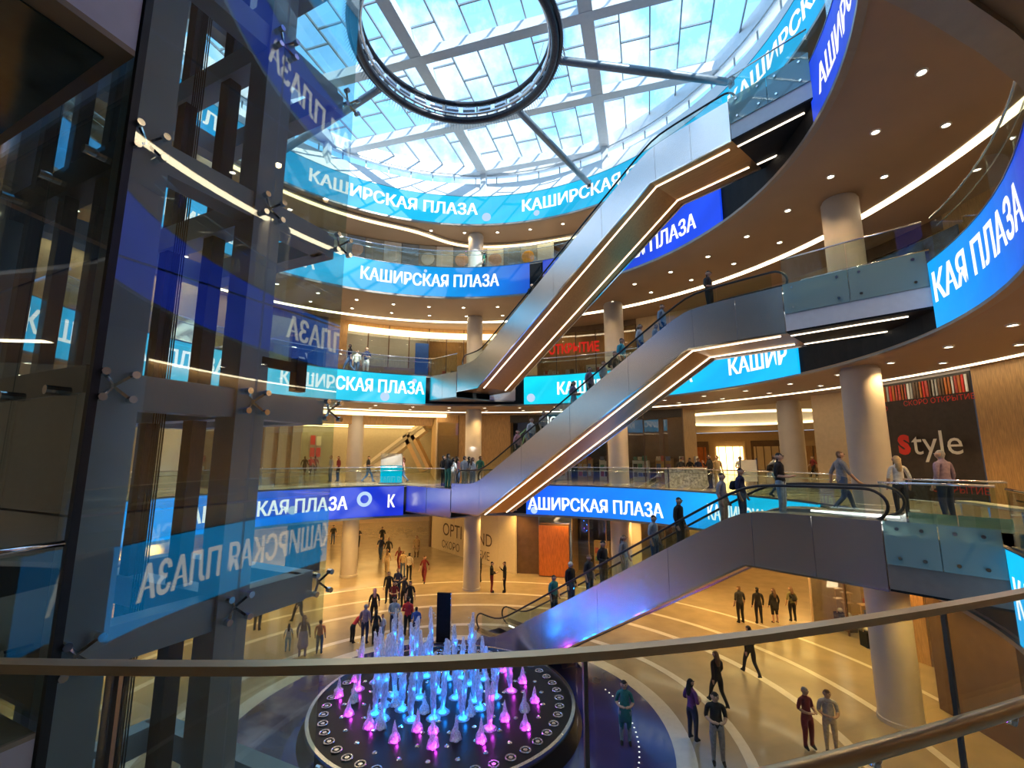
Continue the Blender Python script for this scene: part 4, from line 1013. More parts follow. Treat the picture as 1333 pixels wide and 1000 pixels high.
def water(name, col, k):
    m, t, b = _new(name); t.nodes.remove(b)
    tr = t.nodes.new('ShaderNodeBsdfTransparent'); tl = t.nodes.new('ShaderNodeBsdfTranslucent'); df = t.nodes.new('ShaderNodeBsdfDiffuse'); gl = t.nodes.new('ShaderNodeBsdfGlossy')
    tl.inputs[0].default_value = (.85, .92, 1, 1); df.inputs[0].default_value = (.85, .92, 1, 1); gl.inputs['Roughness'].default_value = .15
    n = t.nodes.new('ShaderNodeTexNoise'); n.inputs['Scale'].default_value = 14
    a = t.nodes.new('ShaderNodeMixShader'); a.inputs[0].default_value = .5; t.links.new(tl.outputs[0], a.inputs[1]); t.links.new(df.outputs[0], a.inputs[2])
    c = t.nodes.new('ShaderNodeMixShader'); c.inputs[0].default_value = .12; t.links.new(a.outputs[0], c.inputs[1]); t.links.new(gl.outputs[0], c.inputs[2])
    d = t.nodes.new('ShaderNodeMixShader'); t.links.new(n.outputs['Fac'], d.inputs[0]); t.links.new(tr.outputs[0], d.inputs[1]); t.links.new(c.outputs[0], d.inputs[2])
    t.links.new(d.outputs[0], t.nodes['Material Output'].inputs[0]); return m
WAT = water('foaming_water', None, 1)
def jet_mesh(kind, seed):
    rnd = random.Random(seed); b = MB()
    if kind == 'tall':
        for k in range(3):
            ox, oy = rnd.uniform(-.035, .035), rnd.uniform(-.035, .035); top = (1, .8, .62)[k]; pr = []
            for i in range(13):
                t = i/12; w = (.028+.026*math.sin(t*2.6))*rnd.uniform(.75, 1.25)
                pr.append(((ox*t*2+rnd.uniform(-.008, .008), oy*t*2+rnd.uniform(-.008, .008), t*top), w if i < 12 else .028))
            b.tube([p for p, r in pr], [r for p, r in pr], 7)
        for k in range(7): b.sphere((rnd.uniform(-.07, .07), rnd.uniform(-.07, .07), rnd.uniform(.7, 1.02)), rnd.uniform(.012, .03), 6, 4, (1, 1, .6))
        b.lathe([(.14, 0), (.10, .03), (.05, .06), (.03, .12)], 10)
    else:
        for k in range(5):
            a = k*2*math.pi/5+seed; c, s_ = math.cos(a)*.075, math.sin(a)*.075; h = rnd.uniform(.32, .6)
            b.tube([(c, s_, 0), (c*.8, s_*.8, h*.5), (c*.35, s_*.35, h)], [.06, .045, .008], 6)
        b.tube([(0, 0, 0), (0, .01, .35), (.01, 0, .7), (0, 0, 1.0)], [.07, .06, .035, .006], 7)
    o = b.build('jet', WAT, None, smooth=True); me = o.data; bpy.data.objects.remove(o); return me
TALL = [jet_mesh('tall', s) for s in range(4)]; LOW = [jet_mesh('low', s) for s in range(2)]
LCOL = {'blue': (.01, .24, 1), 'magenta': (.85, .05, .9), 'white': (.8, .85, 1)}
LGT = {k: glow('jet_lamp_'+k, c, {'blue': 13, 'magenta': 9, 'white': .5}[k]) for k, c in LCOL.items()}
LD_ = {}
def jet(x, y, h, col, i):
    p = px(x, y, FZ+.02); c = Vector((p.x-FC.x, p.y-FC.y, 0))
    if c.length > 3.45: c *= 3.45/c.length
    r_ = bpy.data.objects.new('jet', (TALL[i % 4] if h > .7 else LOW[i % 2])); COL.objects.link(r_); r_.parent = ft
    r_.location = (c.x, c.y, FZ+.01); k = 1.6 if h > .7 else 1.35; r_.scale = (k, k, h); r_.rotation_euler = (0, 0, i*1.3)
    tag(r_, {'blue': 'tall water jet lit blue', 'magenta': 'low water jet lit magenta', 'white': 'low foaming white jet'}[col])
    l_ = MB().lathe([(.11, 0), (.10, .015), (.001, .02)], 10).build('jet_lamp', LGT[col], ft, local=True); l_.location = (c.x, c.y, FZ+.012)
    if col != 'white':
        for zz, ee in ((.12, 1.0), (.55, .8)) if h > .7 else ((.12, 1.0),):
            key = (col, zz)
            if key not in LD_:
                d = bpy.data.lights.new('jet_glow', 'POINT'); d.energy = {'blue': 4.2, 'magenta': 4}[col]*ee; d.color = LCOL[col]; d.shadow_soft_size = .04; LD_[key] = d
            q = bpy.data.objects.new('jet_glow', LD_[key]); COL.objects.link(q); q.parent = ft; q.location = (c.x+.10, c.y-.10, FZ+zz*max(h, .6))
BL = [(489, 888), (499, 905), (514, 905), (500, 918), (488, 929), (498, 936), (523, 923), (535, 937), (546, 908), (564, 935), (576, 927), (583, 883), (593, 908), (602, 935), (612, 890), (618, 912), (624, 922), (645, 907), (555, 880), (520, 876), (505, 858), (535, 856), (562, 858), (590, 862), (612, 862), (480, 866), (570, 900), (540, 882), (600, 882), (630, 884)]
MG = [(444, 882), (440, 906), (454, 930), (480, 947), (513, 964), (543, 950), (564, 953), (563, 972), (657, 937), (626, 965), (680, 888), (696, 913), (684, 948), (655, 873), (505, 846)]
rnd = random.Random(5)
for i, (x, y) in enumerate(BL): jet(x, y, rnd.uniform(1.15, 2.1), 'blue', i)
for i, (x, y) in enumerate(MG): jet(x, y, rnd.uniform(.38, .62), 'magenta', i)
for i, (x, y) in enumerate([(466, 897), (637, 948), (665, 899)]): jet(x, y, [1.6, 1.5, 1.1][i], 'magenta', i)
for i, (x, y) in enumerate([(460, 913), (496, 947), (515, 918), (552, 927), (612, 930), (593, 962), (683, 925)]): jet(x, y, .6, 'white', i)
# totem by the foot of the lowest escalator
p = px(577, 838, 0); tm = thing('info_totem', 'upright steel edged totem beside the fountain', 'totem', p)
MB().box((p.x, p.y, 1.05), (.62, .12, 2.1), R_(-8)).build('slab', M['black'], tm); MB().box((p.x, p.y, .03), (.8, .35, .06), R_(-8)).build('foot', M['steel_d'], tm); MB().box((p.x+.3, p.y-.02, 1.05), (.04, .15, 2.1), R_(-8)).build('edge_strip', M['steel'], tm)
# galaxy print mat at the near left of the basin
def galaxy():
    m, t, b = _new('galaxy_print'); n = t.nodes.new('ShaderNodeTexNoise'); n.inputs['Scale'].default_value = .7; n.inputs['Detail'].default_value = 8; r = t.nodes.new('ShaderNodeValToRGB')
    tcn = t.nodes.new('ShaderNodeTexCoord'); t.links.new(tcn.outputs['Object'], n.inputs['Vector']); t.links.new(n.outputs['Fac'], r.inputs[0])
    e = r.color_ramp.elements; e[0].position = .3; e[0].color = (.008, .010, .03, 1); e[1].position = .75; e[1].color = (.45, .38, .45, 1); x = e.new(.52); x.color = (.03, .04, .13, 1)
    t.links.new(r.outputs[0], b.inputs['Base Color']); b.inputs['Roughness'].default_value = .2; return m
b = MB(); b.lathe([(4.6, 0), (4.6, .012), (6.45, .012), (6.45, 0)], 40, (CA[0], CA[1], 0), 165, 275); b.build('galaxy_floor_print', galaxy(), FLOOR)
# small lit studs in the blue floor
b = MB()
for i in range(26):
    a = R_(-38+i*2.4); c = (CA[0]+5.6*math.cos(a), CA[1]+5.6*math.sin(a), .006); b.cyl(c, .025, .01, 6)
tag(b.build('floor_studs', M['white_led'], FLOOR), 'row of tiny lit studs', kind='stuff')

# ================================================================== people
SKB = {}
def skel(kind):
    """joints of a 1.72 m figure facing +Y: name -> (pos, radius), bones with the cloth they wear"""
    J = dict(pelvis=((0, 0, .95), .135), spine=((0, .005, 1.12), .125), chest=((0, 0, 1.30), .15), nb=((0, -.01, 1.44), .08), neck=((0, .0, 1.50), .052), h0=((0, .015, 1.56), .075), h1=((0, .015, 1.63), .098), h2=((0, .0, 1.695), .078), h3=((0, -.004, 1.738), .04), nose=((0, .118, 1.615), .014))
    for s, n in ((-1, 'l'), (1, 'r')):
        J['sh'+n] = ((.165*s, -.01, 1.395), .066); J['el'+n] = ((.215*s, -.03, 1.13), .047); J['wr'+n] = ((.225*s, .05, .90), .034); J['ha'+n] = ((.225*s, .075, .83), .036)
        J['hip'+n] = ((.088*s, 0, .89), .098); J['kn'+n] = ((.095*s, .02, .50), .066); J['an'+n] = ((.10*s, -.02, .10), .045); J['to'+n] = ((.115*s, .13, .045), .036); J['hl'+n] = ((.10*s, -.055, .045), .036)
        J['ear'+n] = ((.098*s, .0, 1.625), .018)
    def mv(n, **k):
        p, r = J[n]; J[n] = ((k.get('x', p[0]), k.get('y', p[1]), k.get('z', p[2])), k.get('r', r))
    if 'walk' in kind:
        for n, k in (('l', 1), ('r', -1)):
            s = -1 if n == 'l' else 1
            mv('kn'+n, y=.02+.16*k if k > 0 else -.02, z=.52 if k > 0 else .49); mv('an'+n, y=.28 if k > 0 else -.30, z=.10 if k > 0 else .16); mv('to'+n, y=.43 if k > 0 else -.17, z=.07 if k > 0 else .05); mv('hl'+n, y=.24 if k > 0 else -.36, z=.045 if k > 0 else .12)
            mv('el'+n, y=-.03-.1*k); mv('wr'+n, y=.05-.18*k, z=.92); mv('ha'+n, y=.08-.23*k, z=.855)
    if 'hold' in kind:
        for n, s in (('l', -1), ('r', 1)): mv('el'+n, y=-.03, z=1.13); mv('wr'+n, x=.13*s, y=.20, z=1.10); mv('ha'+n, x=.07*s, y=.26, z=1.13)
    if 'phone' in kind: mv('elr', y=.06, z=1.14); mv('wrr', x=.15, y=.22, z=1.30); mv('har', x=.12, y=.25, z=1.38)
    if 'point' in kind: mv('elr', x=.30, y=.16, z=1.30); mv('wrr', x=.34, y=.38, z=1.36); mv('har', x=.35, y=.46, z=1.38)
    if 'lean' in kind:
        for n in list(J):
            (x, y, z), r = J[n]
            if z > .96 and n not in ('pelvis',):
                a = R_(48); dz = z-.95; J[n] = ((x, y*math.cos(a)+dz*math.sin(a), .95+dz*math.cos(a)-y*math.sin(a)), r)
        for n, s in (('l', -1), ('r', 1)): p = J['sh'+n][0]; J['el'+n] = ((p[0]*1.2, p[1]+.06, p[2]-.26), .047); J['wr'+n] = ((p[0]*1.1, p[1]+.18, p[2]-.48), .034); J['ha'+n] = ((p[0]*1.05, p[1]+.22, p[2]-.56), .036)
    if 'fem' in kind:
        for n, s in (('l', -1), ('r', 1)):
            p, r = J['sh'+n]; J['sh'+n] = ((p[0]*.88, p[1], p[2]-.01), r*.85); p, r = J['hip'+n]; J['hip'+n] = (p, r*1.06)
        J['spine'] = (J['spine'][0], .105); J['chest'] = (J['chest'][0], .135)
    B = [('pelvis', 'spine', 1), ('spine', 'chest', 1), ('chest', 'nb', 1), ('nb', 'neck', 0), ('neck', 'h0', 0), ('h0', 'h1', 5), ('h1', 'h2', 5), ('h2', 'h3', 5), ('h1', 'nose', 0)]
    for n in 'lr':
        B += [('nb', 'sh'+n, 1), ('sh'+n, 'el'+n, 1), ('el'+n, 'wr'+n, 1 if 'long' in kind else 0), ('wr'+n, 'ha'+n, 0), ('pelvis', 'hip'+n, 2), ('hip'+n, 'kn'+n, 2), ('kn'+n, 'an'+n, 2 if 'bare' not in kind else 0), ('an'+n, 'to'+n, 3), ('an'+n, 'hl'+n, 3), ('h1', 'ear'+n, 0)]
        h = Vector(J['ha'+n][0]); w = Vector(J['wr'+n][0]); d = (h-w).normalized(); sd = d.cross(Vector((0, 1, 0)) if abs(d.y) < .8 else Vector((0, 0, 1))).normalized()
        up = d.cross(sd)
        for k, (o, L) in enumerate(((-.027, .075), (-.009, .09), (.009, .085), (.027, .065))):
            q = h+d*L+up*o*1.3+sd*(-.015 if n == 'l' else .015); J['f%d%s' % (k, n)] = (tuple(q), .0095); B.append(('ha'+n, 'f%d%s' % (k, n), 0))
        q = w.lerp(h, .6)+up*.055+d*.03; J['th'+n] = (tuple(q), .010); B.append(('wr'+n, 'th'+n, 0))
    hd = Vector(J['h1'][0])
    if 'hair' in kind:
        J['q0'] = (tuple(hd+Vector((0, -.07, -.02))), .08); J['q1'] = (tuple(hd+Vector((0, -.105, -.2))), .075); J['q2'] = (tuple(hd+Vector((0, -.11, -.36))), .045); B += [('h1', 'q0', 4), ('q0', 'q1', 4), ('q1', 'q2', 4)]
    if 'skirt' in kind:
        zb = .32 if 'maxi' in kind else .58
        J['k0'] = ((0, 0, .78), .19); J['k1'] = ((0, .0, zb), .25 if 'maxi' in kind else .21); B += [('pelvis', 'k0', 2), ('k0', 'k1', 2)]
    if 'coat' in kind:
        J['c0'] = ((0, 0, .80), .185); J['c1'] = ((0, 0, .60), .20); B += [('pelvis', 'c0', 1), ('c0', 'c1', 1)]
    if 'bag' in kind:
        J['b0'] = ((0, -.20, 1.28), .10); J['b1'] = ((0, -.21, 1.05), .12); B += [('chest', 'b0', 6), ('b0', 'b1', 6)]
    return J, B
def figure_mesh(kind):
    if kind in SKB: return SKB[kind]
    J, B = skel(kind); names = list(J); idx = {n: i for i, n in enumerate(names)}
    me = bpy.data.meshes.new('person'); me.from_pydata([J[n][0] for n in names], [(idx[a], idx[b]) for a, b, _ in B], []); 
    bm = bmesh.new(); bm.from_mesh(me); ly = bm.verts.layers.skin.verify(); bm.verts.ensure_lookup_table()
    for i, n in enumerate(names):
        r = J[n][1]; rr = (r, r)
        if n in ('chest', 'spine', 'pelvis', 'nb'): rr = (r*1.12, r*.82)
        bm.verts[i][ly].radius = rr; bm.verts[i][ly].use_root = (n == 'pelvis')
    bm.to_mesh(me); bm.free()
    o = bpy.data.objects.new('person', me); COL.objects.link(o)
    m = o.modifiers.new('skin', 'SKIN'); m.use_smooth_shade = True; m.branch_smoothing = .3
    m2 = o.modifiers.new('sub', 'SUBSURF'); m2.levels = 1; m2.render_levels = 1
    dg = bpy.context.evaluated_depsgraph_get(); ev = o.evaluated_get(dg); out = bpy.data.meshes.new_from_object(ev)
    bpy.data.objects.remove(o); bpy.data.meshes.remove(me)
    # which cloth covers which face
    seg = [(Vector(J[a][0]), Vector(J[b][0]), c, (J[a][1]+J[b][1])/2) for a, b, c in B]
    hp = Vector(J['h1'][0]); nk = Vector(J['neck'][0]); upv = (hp-nk).normalized()
    lean = 'lean' in kind; fw = Vector((0, 1, 0)) if not lean else Vector((0, math.cos(R_(48)), -math.sin(R_(48))))
    mi = []
    for p in out.polygons:
        c = p.center; best = (9, 0)
        for a, b, k, r in seg:
            d = b-a; t = max(0, min(1, (c-a).dot(d)/d.length_squared)); q = ((c-(a+d*t)).length-r)
            if q < best[0]: best = (q, k)
        k = best[1]
        if k == 5:
            u = (c-hp).dot(upv); f = (c-hp).dot(fw); k = 4 if (u > .045 or f < -.012 or (f < .03 and u > -.01)) else 0
        mi.append(k)
    nv = len(out.vertices)
    # eyes and mouth, joined to the head
    b = MB(); sd = Vector((1, 0, 0))
    for s in (-1, 1): c = hp+sd*(.034*s)+fw*.088+upv*.012; b.sphere(c, .013, 6, 4)
    c = hp+fw*.086-upv*.045; b.sphere(c, .012, 6, 4, (1.9, .6, .5))
    vs = [v.co.copy() for v in out.vertices]+b.v; fs = [tuple(p.vertices) for p in out.polygons]+[tuple(i+nv for i in f) for f in b.f]; mi += [4]*(len(b.f)-24)+[7]*24
    bpy.data.meshes.remove(out); me = bpy.data.meshes.new('person'); me.from_pydata(vs, [], fs)
    for i in range(8): me.materials.append(M['white'])
    me.polygons.foreach_set('material_index', mi); me.polygons.foreach_set('use_smooth', [True]*len(fs)); me.update()
    SKB[kind] = me; return me
CLO = dict(black=(.012, .012, .015), charcoal=(.035, .037, .045), navy=(.02, .03, .09), blue=(.05, .12, .42), denim=(.08, .13, .25), ldenim=(.32, .42, .52), white=(.75, .75, .74), grey=(.30, .30, .33), lgrey=(.52, .52, .55), red=(.55, .03, .04), maroon=(.20, .02, .03), purple=(.19, .05, .26), teal=(.02, .22, .24), tan=(.50, .36, .20), brown=(.16, .09, .05), orange=(.62, .22, .10), pink=(.65, .32, .34), cyan=(.06, .48, .60), olive=(.20, .19, .08), beige=(.6, .5, .38), green=(.05, .22, .14), mauve=(.30, .22, .32))
def cloth(c): return pbr('cloth_'+c, CLO[c], .8, var=.18, scale=18)
SKIN = pbr('skin', (.58, .36, .25), .5, var=.06); LIP = pbr('lips', (.42, .14, .12), .5, var=.05)
def person(p, face, kind, top, bot, hair, h, label, shoes='black', bag='black', group=None):
    o = bpy.data.objects.new('person', figure_mesh(kind)); COL.objects.link(o)
    o.location = p; o.rotation_euler = (0, 0, R_(face)); k = h/1.745; o.scale = (k*1.14, k*1.14, k)
    for i, m in enumerate((SKIN, cloth(top), cloth(bot), cloth(shoes), cloth(hair), SKIN, cloth(bag), LIP)):
        o.material_slots[i].link = 'OBJECT'; o.material_slots[i].material = m
    tag(o, label, 'person', group); return o
G = 'people on the ground floor'
for x, y, f, kd, t, b_, hr, h, lab in [
 (965, 812, 10, 'stand', 'charcoal', 'black', 'brown', 1.76, 'man in dark grey jacket seen from behind, leftmost of the four walking away'),
 (989, 813, -5, 'stand long', 'black', 'black', 'black', 1.72, 'man in black jacket walking away beside the man in grey'),
 (1010, 812, 5, 'stand fem coat hair long bare', 'black', 'black', 'brown', 1.66, 'woman in black knee length coat walking away'),
 (1033, 810, 0, 'stand fem hair bag', 'olive', 'black', 'brown', 1.68, 'woman in olive jacket with bag, rightmost of the four walking away'),
 (979, 881, 5, 'walk long', 'black', 'black', 'black', 1.78, 'man in black suit jacket striding away on the open floor'),
 (936, 920, 10, 'walk fem hair long', 'black', 'black', 'brown', 1.70, 'long haired woman all in black walking behind the purple top woman'),
 (903, 965, -60, 'stand fem hair hold', 'purple', 'navy', 'black', 1.66, 'woman in purple top and patterned shorts holding a phone'),
 (936, 997, 170, 'hold', 'black', 'grey', 'black', 1.80, 'man in black shirt and cap with grey trousers facing the viewer'),
 (815, 970, 170, 'hold fem coat hair', 'teal', 'ldenim', 'black', 1.70, 'girl in long teal cardigan and pale jeans on the blue floor'),
 (1054, 976, 190, 'hold fem', 'maroon', 'maroon', 'grey', 1.62, 'elderly woman in dark red outfit by the lower right'),
 (1084, 983, 160, 'hold bag', 'lgrey', 'beige', 'brown', 1.66, 'person in pale top with a bag beside the woman in dark red'),
 (376, 743, 150, 'walk hold', 'black', 'black', 'black', 1.74, 'man in black walking past the dark drape'),
 (398, 744, 160, 'stand fem hair', 'brown', 'denim', 'brown', 1.66, 'woman in brown top near the dark drape'),
 (413, 743, 170, 'stand', 'olive', 'tan', 'brown', 1.72, 'person in olive and tan near the dark drape'),
 (433, 709, 180, 'stand', 'charcoal', 'denim', 'black', 1.74, 'far person in charcoal at the mouth of the passage'),
 (466, 712, 190, 'walk fem hold', 'black', 'black', 'black', 1.68, 'woman in black with handbag far down the golden passage'),
 (497, 712, 180, 'stand', 'black', 'charcoal', 'black', 1.76, 'tall man in black far down the golden passage'),
 (495, 728, 180, 'walk', 'navy', 'denim', 'black', 1.74, 'man in navy walking out of the golden passage'),
 (505, 730, 175, 'walk long', 'charcoal', 'black', 'brown', 1.74, 'man in charcoal beside the man in navy'),
 (503, 747, 10, 'walk fem hair', 'tan', 'tan', 'brown', 1.68, 'woman in tan dress like outfit walking into the passage'),
 (519, 743, 0, 'walk fem hair', 'maroon', 'maroon', 'brown', 1.66, 'woman in maroon seen from behind before the passage'),
 (524, 752, 5, 'stand', 'tan', 'denim', 'brown', 1.74, 'man in tan shirt at the back of the crowd'),
 (532, 756, -5, 'stand', 'beige', 'black', 'black', 1.76, 'man in beige shirt at the back of the crowd'),
 (542, 726, 180, 'coat long', 'tan', 'brown', 'brown', 1.74, 'person in long tan coat walking toward the fountain'),
 (552, 759, 175, 'walk fem hair', 'maroon', 'maroon', 'brown', 1.70, 'woman in maroon with a dark bag walking toward the fountain'),
 (625, 758, 100, 'stand long', 'black', 'black', 'black', 1.78, 'man in black half hidden behind the far column'),
 (640, 772, -90, 'hold long', 'black', 'maroon', 'black', 1.80, 'man in black jacket and dark red trousers talking by the hoarding'),
 (657, 772, 90, 'phone long', 'black', 'black', 'brown', 1.80, 'man in black suit talking by the hoarding, nearest the brown wall'),
 (486, 812, 20, 'stand fem hair', 'black', 'black', 'pink', 1.66, 'woman with pink head scarf and black clothes by the fountain'),
 (474, 839, -10, 'stand', 'mauve', 'navy', 'grey', 1.66, 'grey haired person in mauve shirt at the fountain edge'),
 (488, 840, 10, 'hold fem hair', 'charcoal', 'black', 'black', 1.45, 'girl in dark striped top at the fountain edge'),
 (497, 837, 150, 'stand', 'white', 'ldenim', 'brown', 1.20, 'small child in white at the fountain edge'),
 (512, 830, 180, 'hold long', 'ldenim', 'navy', 'black', 1.74, 'person in pale blue shirt at the fountain'),
 (530, 830, -10, 'hold long', 'red', 'black', 'black', 1.74, 'person in bright red jacket at the fountain'),
 (541, 832, 10, 'stand', 'blue', 'navy', 'black', 1.36, 'boy in blue shirt beside the bright red jacket'),
 (505, 786, 180, 'stand long', 'black', 'black', 'brown', 1.72, 'man in black with white collar in the crowd behind the fountain'),
 (517, 781, 170, 'hold long', 'navy', 'navy', 'brown', 1.74, 'man in navy in the crowd behind the fountain'),
 (512, 800, 190, 'hold fem hair', 'maroon', 'black', 'black', 1.66, 'woman in dark red top in the middle of the crowd'),
 (525, 792, 160, 'point fem hair', 'charcoal', 'black', 'black', 1.68, 'woman in charcoal raising an arm in the crowd'),
 (533, 800, 200, 'stand fem hair', 'black', 'black', 'black', 1.66, 'woman in black behind the bright red jacket'),
 (458, 838, -40, 'lean fem hair', 'red', 'black', 'brown', 1.36, 'girl in red bending over the fountain edge'),
 (374, 849, 20, 'stand fem hair', 'lgrey', 'ldenim', 'black', 1.12, 'little girl in pale clothes left of the fountain'),
 (393, 856, 10, 'coat fem skirt maxi hair long', 'brown', 'mauve', 'brown', 1.64, 'woman in brown scarf and long mauve skirt left of the fountain'),
 (415, 852, 10, 'stand', 'orange', 'denim', 'brown', 1.36, 'boy in orange shirt left of the fountain'),
 (388, 811, 60, 'walk long', 'charcoal', 'charcoal', 'black', 1.74, 'man in charcoal walking behind the lift beam'),
 (334, 822, 0, 'stand', 'navy', 'black', 'black', 1.72, 'person in navy mostly hidden behind the lift beam'),
 (208, 800, 30, 'hold long', 'black', 'black', 'black', 1.74, 'person in black seen through the lift frame')]:
    person(px(x, y, .001), f, kd, t, b_, hr, h, lab, group=G)
def at_level(x, y, z, Y):
    d = px(x, 700, 0); k = Y/d.y; q = px(x, y, ZC-1.0) if False else d; return Vector((q.x*k, Y, z))
# riders: distance along the escalator measured where the photograph shows them
E_ = math.degrees(math.atan2(-.70, -.714))
for k_, s_, t_, f, kd, t, b_, hr, h, lab in [
 (1, 2.6, 1.25, -136, 'stand', 'teal', 'black', 'black', 1.72, 'rider in teal near the foot of the lowest escalator'),
 (1, 4.0, .8, -136, 'stand long', 'black', 'navy', 'white', 1.74, 'rider in black with a white cap on the lowest escalator'),
 (1, 4.5, 1.3, -136, 'stand', 'charcoal', 'black', 'brown', 1.72, 'rider in charcoal beside the white cap'),
 (1, 5.5, .95, -136, 'hold long', 'black', 'black', 'black', 1.84, 'rider in black suit and pale tie on the lowest escalator'),
 (1, 6.2, 1.3, -136, 'stand fem hair', 'grey', 'tan', 'brown', 1.70, 'long haired rider in grey top behind the suited man'),
 (1, 7.6, 1.1, -136, 'stand', 'ldenim', 'denim', 'black', 1.72, 'rider in pale blue shirt half way up the lowest escalator'),
 (1, 8.7, .9, -136, 'stand long', 'black', 'charcoal', 'black', 1.76, 'rider in black shirt in the upper part of the lowest escalator'),
 (1, 10.2, .8, -136, 'stand', 'grey', 'beige', 'black', 1.72, 'rider in grey near the head of the lowest escalator'),
 (1, 10.5, 1.35, -136, 'stand bag', 'navy', 'denim', 'black', 1.70, 'rider in navy with a bag near the head of the lowest escalator'),
 (1, 11.7, 1.1, -136, 'hold', 'black', 'ldenim', 'black', 1.80, 'rider in black top stepping on at the head of the lowest escalator'),
 (2, 2.2, .8, -136, 'stand fem hair', 'pink', 'black', 'black', 1.66, 'woman in pink low on the middle escalator'),
 (2, 2.5, 1.3, -136, 'stand', 'lgrey', 'denim', 'black', 1.70, 'rider in light grey low on the middle escalator'),
 (2, 3.0, .9, -136, 'stand', 'white', 'denim', 'brown', 1.72, 'rider in white shirt low on the middle escalator'),
 (2, 3.5, 1.2, -136, 'stand', 'grey', 'charcoal', 'brown', 1.74, 'rider in patterned grey low on the middle escalator'),
 (2, 5.6, .8, -136, 'hold fem hair', 'mauve', 'grey', 'black', 1.66, 'woman in mauve and grey riding down the middle escalator'),
 (2, 6.4, .9, -136, 'stand', 'mauve', 'charcoal', 'black', 1.72, 'man in mauve check shirt riding down the middle escalator'),
 (2, 6.9, 1.2, -136, 'stand', 'white', 'denim', 'brown', 1.66, 'rider in white on the middle of the middle escalator'),
 (2, 7.4, 1.3, -136, 'stand bag', 'charcoal', 'black', 'black', 1.72, 'rider in charcoal with a bag on the middle escalator'),
 (2, 8.0, .9, -136, 'stand', 'cyan', 'charcoal', 'black', 1.76, 'man in bright cyan shirt on the middle escalator'),
 (2, 8.9, .8, -136, 'stand fem hair', 'white', 'blue', 'brown', 1.62, 'woman in white and blue above the cyan shirt'),
 (2, 9.3, 1.3, -136, 'stand', 'lgrey', 'blue', 'brown', 1.40, 'child in light grey and blue on the middle escalator'),
 (2, 9.8, .9, -136, 'stand', 'ldenim', 'navy', 'brown', 1.72, 'rider in pale denim shirt near the top of the middle escalator'),
 (2, 11.6, .9, -136, 'hold', 'charcoal', 'black', 'black', 1.80, 'man in dark vest at the head of the middle escalator'),
 (3, 3.6, .9, -136, 'stand', 'black', 'black', 'black', 1.72, 'lone rider in black on the uppermost escalator')]:
    q = on_esc(k_, s_, t_); q.z += .02
    person(q, f, kd, t, b_, hr, h, lab, group='escalator riders')
